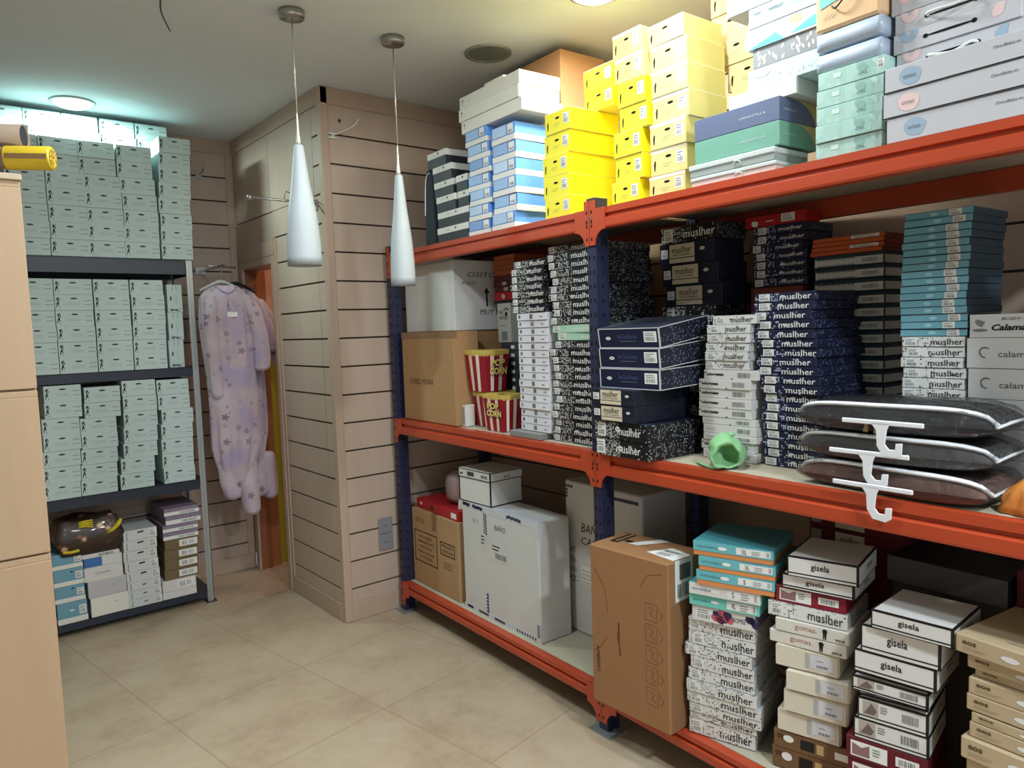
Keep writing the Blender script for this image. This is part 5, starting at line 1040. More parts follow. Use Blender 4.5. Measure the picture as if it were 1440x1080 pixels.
def bred(root, dim, i):
    w, d, h = dim; body(root, dim, REDC, .002)
    e = Deco(dim); e.ell(.12 * w, h * .55, .012, h * .2, 0, n=8, wob=.3).q(.85 * w, h * .2, .97 * w, h * .75, 0).poly([(.36 * w, h * .25), (.44 * w, h * .25), (.42 * w, h * .85), (.40 * w, h * .5), (.38 * w, h * .85)], 1); e.put(root, 'printed_marks', [LABEL, BLACK])
stack([(.05, .08, .5655, .43, .25, .05, -2)], 'flat_box', 'box', 'flat red box on the printed brown carton', '', 'loose flat boxes', bred)
# clear clamshell with a pink thing inside
cl = empty('clamshell_pack', RK(.275, .13, .6165), RA, 'clear plastic clamshell pack with pink contents on the red box', 'clamshell pack')
N = 22
def shell(name, m, sc, zc):
    v, f = [], []; cs_ = []
    for j in range(7):
        q = j / 6; k_ = 1 - .35 * q ** 3
        for i in range(N):
            a = 2 * PI * i / N; cx = math.copysign(abs(math.cos(a)) ** .5, math.cos(a)); cz = math.copysign(abs(math.sin(a)) ** .5, math.sin(a))
            v.append((.07 + .065 * sc * k_ * cx, .03 - .05 * q * sc, .085 + .078 * sc * k_ * cz + zc))
    for j in range(6):
        for i in range(N): f.append((j * N + i, j * N + (i + 1) % N, (j + 1) * N + (i + 1) % N, (j + 1) * N + i))
    f.append(tuple(6 * N + i for i in range(N))); f.append(tuple(reversed(range(N))))
    me = bpy.data.meshes.new(name); me.from_pydata(v, [], f); me.update(); return mobj(name, me, m, cl, smooth=True)
shell('contents', mat('dusty_pink', (186, 110, 116), .7), .82, 0); shell('cover', plastic('clear_film', (235, 225, 225), .28), 1, .002)
tube('rim', [(.005, .03, .02), (.0, .03, .085), (.006, .03, .155), (.07, .03, .168), (.134, .03, .155), (.14, .03, .085), (.134, .03, .02)], .004, plastic('clear_rim', (230, 226, 226), .6), cl, n=6, sub=1)
tg = empty('paper_tag', RK(.43, .10, .6165), RA + .3, 'small crumpled white tag on the red box', 'tag')
mobj('paper', MB().prism([(0, 0), (.05, .004), (.055, .05), (.03, .062), (.008, .05)], 0, .004, 0, 'y').mesh('paper'), LABEL, tg)
# big white carton with printed tape
TAPEP = mosaic('printed_tape', (206, 210, 216), (26, 32, 70), .013, .5, None, .05, .1)
def bwhite(root, dim, i):
    w, d, h = dim; body(root, dim, WHITEC, .005)
    m = MB(); e = .0009; r = random.Random(5)
    m.box(-e, -e, h - .03, w + e, .002, h + e).box(-e, .002, h, w + e, .045, h + e).box(.30 * w, -e, h * .74, .36 * w, 0, h - .03)
    m2 = MB(); m2.box(-e, -e, .0, w + e, .002, .022).box(w - .03, -e, .022, w + e, 0, .09).box(.30 * w, -e, .022, .36 * w, 0, .13); m.box(w - .03, -e, h * .86, w + e, 0, h - .03)
    MT = plastic('milky_tape', (214, 218, 224), .85, .25, .1); m.obj('packing_tape', [MT], root); m2.obj('packing_tape', [MT], root)
    IND = mat('indigo_print', (30, 34, 66), .5); t = Deco(dim, 'F', .0018)
    def flush():
        nonlocal t
        t.put(root, 'tape_print', [IND]); t = Deco(dim, 'F', .0018)
    for seg in ((.02, .12), (.16, .30), (.62, .80)):
        for q in range(9):
            u = (seg[0] + (seg[1] - seg[0]) * (q + .5) / 9) * w; t.ell(u, h - .014 + r.uniform(-.003, .003), .0055, .009, 0, n=7)
        flush()
    for seg in ((.04, .12), (.2, .34), (.42, .56), (.70, .95)):
        for q in range(8):
            u = (seg[0] + (seg[1] - seg[0]) * (q + .5) / 8) * w; t.ell(u, .011, .005, .007, 0, n=6)
        flush()
    for q in range(8): t.ell(.345 * w, h * (.76 + q * .024), .006, .005, 0, n=7); t.poly([(.315 * w, h * (.76 + q * .024)), (.332 * w, h * (.763 + q * .024)), (.326 * w, h * (.777 + q * .024)), (.312 * w, h * (.772 + q * .024))], 0)
    flush()
    for q in range(6): t.poly([(.32 * w, h * (.05 + q * .03)), (.35 * w, h * (.045 + q * .03)), (.345 * w, h * (.07 + q * .03)), (.325 * w, h * (.066 + q * .03))], 0); pass
    flush()
    for q in range(6): t.q(w - .024, h * (.05 + q * .018), w - .006, h * (.058 + q * .018), 0)
    flush()
    write(root, 'BAÑO', mat('marker_grey', (96, 92, 92), .7), .46 * w, h * .82, .14 * w, h * .058, dim, shear=.15)
    e = Deco(dim, 'F', .0012); e.q(.38 * w, h * .55, .62 * w, h * .74, 0); e.bars(.46 * w, h * .57, .60 * w, h * .62, 16, 1); e.lines(.42 * w, h * .64, .55 * w, h * .70, 2, 1); e.q(.26 * w, h * .60, .34 * w, h * .76, 0); e.lines(.27 * w, h * .66, .33 * w, h * .75, 3, 1); e.put(root, 'shipping_label', [mat('shipping_paper', (206, 204, 200), .5), DGREY])
    write(root, 'N 1', mat('marker_faint', (160, 150, 150), .7), .16 * w, h * .82, .07 * w, h * .05, dim); 
stack([(.527, .062, .1645, .585, .172, .522, 0)], 'carton', 'box', 'large white carton marked with handwriting and printed tape', '', 'large cartons', bwhite)
def lidbox(root, dim, i):
    w, d, h = dim; lh = h * .27
    o = MB().box(.003, .003, 0, w - .003, d - .003, h - lh).obj('body', WHITE, root); l = MB().box(0, 0, h - lh, w, d, h).obj('lid', WHITE, root)
    p = .0045; m = MB(); e = .0007
    for z in (h - p, h - lh): m.box(-e, -e, z, w + e, p, z + p * .8); m.box(w - p, p, z, w + e, d, z + p * .8); m.box(-e, p, z, p, d, z + p * .8)
    m.box(w - p, -e, 0, w + e, p, h).box(-e, -e, 0, p * .5, p, h); m.box(0, -e + .003, 0, w, p, p).box(w - p, 0, 0, w - .003 + e, d, p)
    m.obj('black_edging', BLACK, root)
    f_ = Deco(dim); f_.q(.28 * w, h * .80, .5 * w, h * .93, 0); f_.lines(.04 * w, h * .82, .2 * w, h * .92, 1, 0, fill=.5); f_.bars(.72 * w, h * .8, .92 * w, h * .9, 8, 0); f_.put(root, 'printed_label', [DGREY])
    write(root, 'gisela', DGREY, d * .42, h * .78, d * .2, h * .1, dim, 'R')
stack([(.522, .055, .688, .243, .19, .158, 3)], 'lidded_box', 'box', 'white lidded box with black edging on the large white carton', '', None, lidbox)
def bwhite2(root, dim, i):
    w, d, h = dim; body(root, dim, WHITEC, .006)
    e = Deco(dim); r = random.Random(2)
    for q in range(3): e.ell((.03 + q * .035) * w, h * .965, .007, .008, 0, n=7); e.ell(.03 * w, h * (.94 - q * .022), .006, .006, 0, n=7)
    e.put(root, 'tape_print', [mat('indigo_print', (30, 34, 66), .5)]); e = Deco(dim)
    for q in range(14): e.ell((.66 + q * .022) * w, h * .95, .005, .009, 0, n=7)
    e.put(root, 'tape_print', [mat('indigo_print', (30, 34, 66), .5)])
    for q, tx in enumerate(('ART.', 'COL.', 'NIÑO', 'PZ.')): write(root, tx, BLACK, .05 * w, h * (.53 - q * .065), .10 * w, h * .036, dim)
    ink = mat('marker_black', (50, 48, 50), .7)
    write(root, 'BAÑO', ink, .22 * w, h * .68, .3 * w, h * .075, dim, shear=.2); write(root, 'CAMA', ink, .22 * w, h * .6, .3 * w, h * .05, dim, shear=.2)
    e = Deco(dim, 'F', .0012); e.q(.20 * w, h * .34, .6 * w, h * .46, 0); e.lines(.21 * w, h * .35, .58 * w, h * .45, 4, 1, fill=.15); e.put(root, 'shipping_label', [LABEL, GREY])
stack([(1.045, .272, .1645, .46, .26, .665, 0)], 'carton', 'box', 'tall white carton standing behind the middle post', '', 'large cartons', bwhite2)
bd = D['big'][0]
def big(root, dim, i):
    w, d, h = dim; body(root, dim, KRAFTD, .006)
    BK = mat('kraft_line', (118, 80, 48), .8); e = Deco(dim)
    def st(pts, t=.0022):
        for (x0, y0), (x1, y1) in zip(pts, pts[1:]):
            L = math.hypot(x1 - x0, y1 - y0) or 1; nx, ny = -(y1 - y0) / L * t / 2, (x1 - x0) / L * t / 2
            e.poly([(x0 + nx, y0 + ny), (x1 + nx, y1 + ny), (x1 - nx, y1 - ny), (x0 - nx, y0 - ny)][::-1], 0)
    st([(.06 * w, h * .86), (.2 * w, h * .75), (.24 * w, h * .60)]); st([(.66 * w, h * .82), (.75 * w, h * .9), (.93 * w, h * .93)]); st([(.03 * w, h * .33), (.12 * w, h * .36), (.22 * w, h * .44)])
    r = random.Random(9)
    for q in range(5):
        v0 = .74 - q * .125
        e.put(root, 'printed_diagram', [BK]); e = Deco(dim)
        st([(.72 * w, h * v0), (.86 * w, h * v0), (.86 * w, h * (v0 - .1)), (.72 * w, h * (v0 - .1)), (.72 * w, h * v0)], .0014)
        st([(.76 * w, h * (v0 - .02)), (.82 * w, h * (v0 - .03)), (.78 * w, h * (v0 - .06)), (.84 * w, h * (v0 - .08))], .0018); st([(.88 * w, h * (v0 - .02)), (.93 * w, h * (v0 - .05)), (.89 * w, h * (v0 - .085))], .0018)
    e.put(root, 'printed_diagram', [BK])
    e = Deco(dim, 'F', .0009); e.poly([(.375 * w, h * .56), (.39 * w, h * .56), (.388 * w, h * .44), (.40 * w, h * .36), (.385 * w, h * .36), (.378 * w, h * .43), (.36 * w, h * .455)], 0); e.put(root, 'torn_hole', [mat('torn_card', (96, 60, 34), .9)])
    write(root, 'AMBIENT', BRP, .075 * w, h * .37, h * .17, .014, dim, rot=-PI / 2, off=.0012)
    e = Deco(dim, 'T'); e.poly([(.30 * w, .45 * d), (.42 * w, .45 * d), (.60 * w, .98 * d), (.47 * w, .98 * d)], 0); e.poly([(.62 * w, .28 * d), (.98 * w, .18 * d), (w, .62 * d), (.74 * w, .72 * d)], 0)
    e.bars(.72 * w, .5 * d, .92 * w, .58 * d, 14, 1).lines(.72 * w, .3 * d, .92 * w, .45 * d, 4, 1)
    for a, b in ((.10, .13), (.17, .20), (.13, .17)): e.q(a * w, .35 * d, b * w, .9 * d if a != .13 else .42 * d, 1)
    e.q(.22 * w, .5 * d, .32 * w, .6 * d, 1); e.put(root, 'shipping_label', [LABEL, BLACK])
    e = Deco(dim, 'R'); e.q(.18 * d, h * .76, .66 * d, h, 0); e.q(.3 * d, h * .88, .6 * d, h * .97, 1); e.bars(.24 * d, h * .78, .6 * d, h * .86, 12, 1); e.put(root, 'folded_label', [LABEL, BLACK])
    e = Deco(dim, 'R', .0009)
    for q in range(46): e.q(.05 * d, h * (.02 + q * .016), d * .95, h * (.026 + q * .016), 0)
    e.put(root, 'corrugation', [mat('corrugated_edge', (120, 92, 60), .8)])
stack([(1.586, -.086, .1665, .338, .20, bd[5] + bd[2] - .1665, 4.5)], 'carton', 'box', 'big brown cardboard carton with shipping labels overhanging the bottom shelf', '', 'large cartons', big)
# teal stack over white mosaic boxes
TQ = mat('turquoise_card', (104, 176, 184), .45, .05); TQD = mat('turquoise_top', (70, 136, 146), .45, .05); TQM = mat('mint_turquoise_card', (112, 200, 186), .45, .05); OB = mat('orange_base_card', (216, 140, 84), .5, .05)  # the top-face turquoise has the shade put into its colour
n = len(D['b_teal'])
def tealtop(root, dim, i):
    w, d, h = dim; j = n - 1 - i     # 0 topmost
    if j == 5:
        body(root, dim, [WHITE, WHITE, mat('purple_print', (120, 110, 140), .5)])
        FP = [mat('rose_print', (196, 96, 116), .5), mat('plum_print', (52, 44, 76), .5), LABEL]; e = Deco(dim); r = random.Random(4)
        for q in range(9): e.ell((.38 + q * .028) * w, h * r.uniform(.25, .75), .014, h * .24, r.choice((0, 1, 1)), n=8, wob=.25)
        e.put(root, 'flower_print', FP); e = Deco(dim)
        for q in range(4): e.ell((.9 + q * .03) * w, h * r.uniform(.3, .7), .01, h * .25, 1, n=8, wob=.25)
        e.put(root, 'flower_print', FP)
        sticker(root, dim, .06 * w, h * .12, .28 * w, h * .72); write(root, 'PROMISE', DGREY, .64 * w, h * .33, .22 * w, h * .3, dim); return
    if j < 3:
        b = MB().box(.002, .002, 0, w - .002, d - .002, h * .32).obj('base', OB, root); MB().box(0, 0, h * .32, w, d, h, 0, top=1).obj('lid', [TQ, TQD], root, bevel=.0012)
        v0, v1 = .36, .96
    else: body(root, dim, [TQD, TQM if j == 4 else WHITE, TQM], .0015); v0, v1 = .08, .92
    e = Deco(dim); e.q(.55 * w, h * (v0 + .08), .97 * w, h * (v1 - .06), 0); e.lines(.74 * w, h * (v0 + .15), .88 * w, h * (v1 - .12), 3, 1); e.bars(.92 * w, h * (v0 + .15), .96 * w, h * (v1 - .12), 3, 1); e.put(root, 'size_label', [LABEL, GREY]); Deco(dim).ell(.38 * w, h * (v0 + v1) / 2, .06 * w, h * .13, 0, n=12).put(root, 'round_sticker', [LABEL])
    write(root, ['2XL', 'XL', 'S', 'S', 'XL'][j], BLACK, .62 * w, h * (v0 + (v1 - v0) * .25), (.03 if j in (2, 3) else .06) * w, h * (v1 - v0) * .5, dim, off=.0014)
    write(root, 'INVISIBLE', mat('teal_lettering', (60, 120, 130), .5), .06 * w, h * (v0 + (v1 - v0) * .4), .26 * w, h * (v1 - v0) * .2, dim, off=.0014)
mwd = muslher('d', .50, .97, (.04, .2), .62, stick=.35)
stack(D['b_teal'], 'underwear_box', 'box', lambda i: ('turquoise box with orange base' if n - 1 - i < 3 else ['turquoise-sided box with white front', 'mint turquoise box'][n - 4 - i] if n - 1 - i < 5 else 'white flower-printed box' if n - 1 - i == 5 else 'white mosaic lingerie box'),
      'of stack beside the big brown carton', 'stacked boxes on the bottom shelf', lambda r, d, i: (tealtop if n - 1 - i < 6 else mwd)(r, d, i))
# black-edged boxes
def edged(txt, tri=None):
    def f(root, dim, i):
        w, d, h = dim; body(root, dim, WHITE, 0); p = .0042; e = .0006; m = MB()
        m.box(-e, -e, h - p, w + e, p, h + e).box(w - p, p, h - p, w + e, d, h + e).box(-e, p, h - p, p, d, h + e).box(w - p * 1.4, -e, 0, w + e, p, h - p).box(-e, -e, 0, p * .6, p, h - p)
        m.box(-e, -e, h * .14, w + e, 0, h * .14 + p * .8).box(-e, -e, 0, w + e, 0, p * .5).box(w, 0, h * .02, w + e, d, h * .06)
        m.obj('black_edging', BLACK, root)
        if txt: write(root, 'gisela', LET_B, .34 * w, h * .36, .26 * w, h * .4, dim, bold=.012)
        else:
            q = Deco(dim); q.q(.07 * w, h * .24, .3 * w, h * .88, 0); q.poly([(.09 * w, h * .3), (.2 * w, h * .82), (.28 * w, h * .5), (.24 * w, h * .3)], 1, .0003); q.put(root, 'front_picture', [mat('photo_beige', (172, 160, 150), .5), mat('photo_dark', (108, 96, 92), .5)])
            q = Deco(dim); q.lines(.33 * w, h * .5, .46 * w, h * .85, 3, 0); q.put(root, 'label_text', [GREY]); q = Deco(dim); q.bars(.64 * w, h * .35, .88 * w, h * .75, 12, 0, seed=i); q.put(root, 'size_label', [GREY])
        write(root, 'gisela', DGREY, d * .45, h * .4, d * .25, h * .3, dim, 'R')
    return f
def maroon(root, dim, i):
    w, d, h = dim; body(root, dim, DKRED if i else mat('wine_red_card', (130, 30, 48), .45), .0015)
    q = Deco(dim); q.q(.06 * w, h * .15, .52 * w, h * .85, 0); q.put(root, 'front_label', [LABEL]); Deco(dim).q(.62 * w, h * .3, .9 * w, h * .72, 0).put(root, 'size_label', [LABEL])
    q = Deco(dim, 'F', .001); q.poly([(.08 * w, h * .22), (.3 * w, h * .22), (.3 * w, h * .78), (.2 * w, h * .6), (.08 * w, h * .75)], 0); q.put(root, 'front_picture', [mat('photo_rose', (140, 104, 106), .5), GREY]); Deco(dim, 'F', .001).lines(.34 * w, h * .4, .46 * w, h * .78, 3, 0).put(root, 'label_text', [GREY]); Deco(dim, 'F', .001).bars(.66 * w, h * .38, .86 * w, h * .64, 9, 0).put(root, 'barcode_print', [GREY])
CREAMB = mat('cream_box_card', (210, 200, 182), .6, .04); PAIS = blotch('faint_paisley', [(216, 208, 190), (186, 176, 148), (216, 208, 192), (196, 188, 160), (214, 206, 190)], 48, .6, 'EUCLIDEAN', True)
def gomas(root, dim, i):
    w, d, h = dim; body(root, dim, [mat('warm_white_card', (214, 210, 200), .5, .03)], .003)
    write(root, 'gomas.', mat('rose_lettering', (176, 120, 110), .5), .28 * w, h * .3, .3 * w, h * .38, dim)
    q = Deco(dim); q.poly([(.66 * w, h * .12), (.675 * w, h * .12), (.68 * w, h * .5), (.685 * w, h * .12), (.70 * w, h * .12), (.71 * w, h * .6), (.72 * w, h * .75), (.70 * w, h * .88), (.665 * w, h * .88), (.65 * w, h * .72), (.66 * w, h * .5)], 0); q.put(root, 'figure_mark', [BLACK]); Deco(dim).bars(.82 * w, h * .2, .95 * w, h * .36, 8, 0).put(root, 'size_label', [BLACK])
def paisley(root, dim, i):
    w, d, h = dim; body(root, dim, [CREAMB, CREAMB, CREAMB], .006)
    Deco(dim, 'F', .0004).q(.01 * w, h * .06, .5 * w, h * .94, 0).put(root, 'printed_pattern', [PAIS])
    q = Deco(dim, 'F', .0009); q.q(.56 * w, h * .25, .92 * w, h * .85, 0).bars(.66 * w, h * .32, .84 * w, h * .44, 9, 1).lines(.66 * w, h * .6, .82 * w, h * .66, 1, 1); q.put(root, 'size_label', [mat('lilac_label', (206, 206, 212), .5), DGREY]); Deco(dim, 'F', .0009).q(.48 * w, h * .2, .54 * w, h * .85, 0).put(root, 'silver_print', [mat('silver_print', (168, 170, 172), .5)])
OLV = mat('brown_box_card', (112, 84, 58), .5, .06)
def brownb(root, dim, i):
    w, d, h = dim; body(root, dim, OLV, .0015)
    q = Deco(dim); q.ell(.2 * w, h * .62, .07 * w, h * .2, 0); q.put(root, 'round_sticker', [LABEL]); q = Deco(dim).q(.36 * w, h * .25, .54 * w, h * .8, 1).q(.57 * w, h * .25, .66 * w, h * .8, 2); q.put(root, 'front_print', [LABEL, BLACK, mat('tan_print', (190, 160, 110), .5)]); Deco(dim).q(.8 * w, h * .3, .97 * w, h * .7, 0).put(root, 'size_label', [LABEL])
    write(root, 'oro', BLACK, .05 * w, h * .55, .08 * w, h * .25, dim)
st2 = [('white black-edged box', edged(True)), ('white black-edged box', edged(True)), ('wine red labelled box', lambda r, d, i: maroon(r, d, 0)), ('white mosaic lingerie box', muslher('w', .5, .93, (.04, .2), .62, stick=0)),
       ('warm white figure-printed box', gomas), ('warm white figure-printed box', gomas)] + [('cream paisley box', paisley)] * 4 + [('brown labelled box', brownb)] * 2
nb = len(D['b_gis'])
stack(D['b_gis'], 'lingerie_box', 'box', lambda i: st2[nb - 1 - i][0], 'in the stack following the turquoise boxes', 'stacked boxes on the bottom shelf', lambda r, d, i: st2[nb - 1 - i][1](r, d, i))
nc = len(D['b_gis2']); st3 = [edged(True)] * 3 + [edged(False)] * 5 + [maroon] * 2
z2 = D['b_gis2'][0]
low = [(z2[0], z2[1], .166, z2[3], z2[4], z2[2] - .1668, z2[6])] if z2[2] > .19 else []
rows = low + [tuple(r) for r in D['b_gis2']]; nt = len(rows)
stack(rows, 'lingerie_box', 'box', lambda i: 'white black-edged box' if nt - 1 - i < 8 else 'wine red box', 'between the paisley stack and beige boxes', 'stacked boxes on the bottom shelf',
      lambda r, d, i: (st3[nt - 1 - i] if nt - 1 - i < 10 else maroon)(r, d, i))
EOSC = mat('beige_kraft_box', (186, 166, 134), .6, .05)
def eos(root, dim, i):
    w, d, h = dim; body(root, dim, EOSC, .003)
    write(root, 'eos', mat('brown_lettering', (96, 76, 50), .6), .07 * w, h * .52, .13 * w, h * .2, dim, bold=.03)
    q = Deco(dim); q.lines(.07 * w, h * .25, .35 * w, h * .45, 2, 0, fill=.2); q.put(root, 'printed_lines', [mat('tan_line_print', (150, 128, 96), .6)]); Deco(dim).ell(.5 * w, h * .45, .02, h * .16, 0, n=10).put(root, 'round_sticker', [LABEL]); q = Deco(dim); q.poly([(.74 * w, h * .2), (.8 * w, h * .2), (.8 * w, h * .8), (.77 * w, h * .8), (.77 * w, h * .4), (.74 * w, h * .4)], 2); q.put(root, 'printed_marks', [mat('tan_line_print', (150, 128, 96), .6), LABEL, mat('brown_lettering', (96, 76, 50), .6)])
    Deco(dim, 'T').poly([(.62 * w, .2 * d), (.72 * w, .05 * d), (w, .3 * d), (w, .42 * d)], 0).q(.4 * w, .12 * d, .7 * w, .14 * d, 1).put(root, 'top_print', [BLACK, mat('tan_line_print', (150, 128, 96), .6)])
ze = D['b_eos'][0]; he = (ze[2] - .166) / 4
rows = [(ze[0], ze[1], .166 + q * he, .24, .28, he - .0008, -2) for q in range(4)] + [tuple(r) for r in D['b_eos']]
stack(rows, 'shoe_box', 'shoe box', 'beige kraft flat box', 'in stack at the near end of bottom shelf', 'stacked boxes on the bottom shelf', eos)
# dim things at the back of the bottom shelf
def dimb(root, dim, i):
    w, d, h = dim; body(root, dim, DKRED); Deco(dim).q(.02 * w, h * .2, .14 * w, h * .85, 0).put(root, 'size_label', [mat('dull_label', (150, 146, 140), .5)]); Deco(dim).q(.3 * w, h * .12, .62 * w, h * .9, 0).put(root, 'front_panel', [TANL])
    write(root, 'muslher', LET_B, .36 * w, h * .35, .2 * w, h * .4, dim, off=.0012)
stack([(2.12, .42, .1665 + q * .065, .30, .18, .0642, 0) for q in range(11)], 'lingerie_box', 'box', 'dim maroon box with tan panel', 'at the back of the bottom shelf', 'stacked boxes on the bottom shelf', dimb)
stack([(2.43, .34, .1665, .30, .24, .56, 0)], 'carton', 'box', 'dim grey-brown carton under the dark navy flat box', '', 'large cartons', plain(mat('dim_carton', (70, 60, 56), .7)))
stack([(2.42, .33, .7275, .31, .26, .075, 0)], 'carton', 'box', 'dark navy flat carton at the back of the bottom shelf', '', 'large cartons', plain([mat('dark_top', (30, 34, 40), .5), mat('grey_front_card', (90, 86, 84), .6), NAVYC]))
def scr(root, dim, i):
    w, d, h = dim; body(root, dim, DKRED)
    for q in range(3): write(root, 'Valentina', mat('faint_red_print', (150, 70, 76), .5), .1 * w, h * (.85 - q * .13), .5 * w, h * .06, dim, shear=.3)
stack([(2.74, .36, .1665, .3, .24, .66, 0)], 'carton', 'box', 'dark red carton with script lettering at the back corner', '', 'large cartons', scr)
# ------------------------------------------------------------------ shelving unit: mint shoe boxes
MINT = mat('mint_card', (190, 208, 206), .6, .03, 8)
MK = {}
def mint(root, dim, i, vert=False):
    w, d, h = dim; body(root, dim, MINT)
    key = (round(w, 4), round(h, 4), vert)
    if key not in MK:
        W, H = (h, w) if vert else (w, h)
        tr = (lambda u, v: (w - v, u)) if vert else (lambda u, v: (u, v))
        def poly(D_, pts, mi): D_.poly([tr(a * W, b * H) for a, b in pts], mi)
        a = Deco(dim); poly(a, [(.5 + .095 * math.cos(2 * PI * q / 12), .76 + .05 * math.sin(2 * PI * q / 12)) for q in range(12)], 0)
        b = Deco(dim)
        for pts in ([(.03, .22), (.05, .2), (.075, .42), (.10, .30), (.115, .33), (.10, .55), (.075, .62), (.05, .45)], [(.05, .66), (.075, .6), (.12, .80), (.10, .86), (.075, .78), (.05, .84)], [(.10, .16), (.13, .16), (.12, .24)], [(.09, .52), (.125, .60), (.14, .74), (.12, .74)]): poly(b, pts, 0)
        for v in (.46, .36): poly(b, [(.3, v), (.66, v), (.66, v + .025), (.3, v + .025)], 1)
        for v in (.60, .34): 
            for u in (.78, .83, .88, .925): poly(b, [(u, v), (u + .035, v), (u + .035, v + .045), (u, v + .045)], 2)
        MK[key] = (a.m.mesh('hand_hole'), b.m.mesh('printed_logo'))
        MK[key][0].materials.append(mat('dark_slot', (58, 62, 60), .9))
        for m_ in (mat('logo_ink', (40, 44, 46), .6), mat('soft_mint_print', (150, 176, 170), .6), mat('size_ink', (112, 124, 122), .6)): MK[key][1].materials.append(m_)
    for nm, me in zip(('hand_hole', 'printed_logo'), MK[key]):
        o = mobj(nm, me, me.materials[0], root); o.matrix_local = face_tf('F', *dim, .0006)
GM = 'mint shoe boxes on the grey shelving'
CN = ['column half hidden by the cabinet', 'second column from the cabinet', 'third column from the cabinet', 'fourth column from the cabinet', 'end column next to the doorway']
for q in range(5):
    stack(D['t%d' % q], 'shoe_box', 'shoe box', 'mint shoe box', 'on top of shelving, ' + CN[q], GM, mint, 'L')
    stack(D['tb%d' % q], 'shoe_box', 'shoe box', lambda i: ['lower', 'upper'][i] + ' mint shoe box' , 'set back against ceiling above ' + CN[q].replace(' column', ' column', 1), GM, mint, 'L', first=0, total=1)
for q in range(4):
    stack(D['s%d' % q], 'shoe_box', 'shoe box', 'mint shoe box', 'on second shelf, ' + CN[q], GM, mint, 'L')
stack(D['s4'], 'shoe_box', 'shoe box', 'mint shoe box standing on end', 'of three beside the metal post', GM, lambda r, d, i: mint(r, d, i, True), 'L')
for q in range(1, 5):
    stack(D['h%d' % q], 'shoe_box', 'shoe box', 'mint shoe box', 'on third shelf, ' + ['', 'column beside the cabinet', 'second column from the cabinet', 'third column from the cabinet', 'column next to the doorway'][q], GM, mint, 'L')
# lowest shelf: mixed boxes
PBL = mat('dusty_blue_card', (112, 158, 178), .55, .05)
def gblue(root, dim, i):
    w, d, h = dim
    MB().box(0, .0015, h * .26, w, d, h).obj('body', PBL, root, bevel=.001); MB().box(-.001, 0, 0, w + .001, d, h * .26).obj('lid', LIDW, root, bevel=.001)
    sticker(root, dim, .72 * w, h * .36, .24 * w, h * .42, seed=i); q = Deco(dim); q.ell(.48 * w, h * .6, .012, .004, 0) if i == 0 else q.ell(.6 * w, h * .8, .008, .003, 1); q.put(root, 'hand_hole', [LABEL, DARKHOLE])
stack(D['g_blue'], 'shoe_box', 'shoe box', 'dusty blue shoe box with white lid', 'on lowest shelf by the cabinet', 'mixed boxes on the lowest shelf', gblue, 'L')
def gwhite(root, dim, i):
    w, d, h = dim; body(root, dim, [WHITE, [IVORY, mat('lilac_grey_card', (190, 188, 192), .5), WHITE][i], WHITE], .0015)
    if i == 2: write(root, 'Coquette', GREY, .28 * w, h * .4, .4 * w, h * .26, dim, shear=.35)
    else: Deco(dim).ell(.66 * w, h * .6, .003, .003, 0).put(root, 'small_mark', [DGREY])
stack(D['g_white'], 'shoe_box', 'shoe box', lambda i: ['ivory', 'lilac-grey', 'white script-lettered'][i] + ' shoe box', 'under the brown patterned bag', 'mixed boxes on the lowest shelf', gwhite, 'L')
def gw2(root, dim, i):
    w, d, h = dim; body(root, dim, WHITE)
    if i == 0: Deco(dim).q(0, h * .05, .46 * w, h, 0).put(root, 'blue_panel', [mat('royal_blue_print', (64, 112, 176), .5)])
    else: Deco(dim).bars(.45 * w, h * .25, .85 * w, h * .75, 10, 0).put(root, 'printed_text', [DGREY])
stack(D['g_white2'], 'shoe_box', 'shoe box', lambda i: ['white box with royal blue panel', 'thin white box'][i], 'directly under the brown patterned bag', 'mixed boxes on the lowest shelf', gw2, 'L')
def clef(root, dim, i):
    w, d, h = dim; body(root, dim, mat('blue_white_card', (206, 210, 208), .5))
    if i > 2: q = Deco(dim); q.poly([(.42 * w, h * .66), (.60 * w, h * .70), (.60 * w, h * .84), (.42 * w, h * .80)], 0); q.put(root, 'hand_hole', [DARKHOLE])
    else: q = Deco(dim); q.poly([(.44 * w, h * .45), (.56 * w, h * .5), (.56 * w, h * .66), (.44 * w, h * .6)], 0); q.put(root, 'brown_mark', [mat('brown_ink', (130, 96, 80), .6)])
    sticker(root, dim, .76 * w, h * .12, .22 * w, h * .8, seed=i)
    tube('logo_mark', [(.09 * w, -.001, h * .12), (.115 * w, -.001, h * .3), (.08 * w, -.001, h * .45), (.11 * w, -.001, h * .62), (.095 * w, -.001, h * .85)], .0014, DGREY, root, n=5, sub=1)
stack(D['g_clef'], 'shoe_box', 'shoe box', lambda i: 'white box with slanted black hole' if i > 2 else 'white box with small brown mark', 'of the white column, lowest shelf', 'mixed boxes on the lowest shelf', clef, 'L')
OLC = mat('olive_brown_card', (116, 100, 70), .6, .05)
def olive(root, dim, i):
    w, d, h = dim
    if i < 2: body(root, dim, WHITE); 
    else: body(root, dim, OLC)
    if i: q = Deco(dim); q.q(.42 * w, h * .18, .96 * w, h * .85, 0); q.bars(.5 * w, h * .3, .66 * w, h * .7, 7, 1, seed=i); q.lines(.7 * w, h * .35, .9 * w, h * .75, 3, 1); q.put(root, 'size_label', [LABEL, GREY])
stack(D['g_olive'], 'shoe_box', 'shoe box', lambda i: 'white shoe box' if i < 2 else 'olive brown labelled box', 'under the mauve boxes by the post', 'mixed boxes on the lowest shelf', olive, 'L')
MAU = mat('mauve_card', (136, 120, 138), .5, .06)
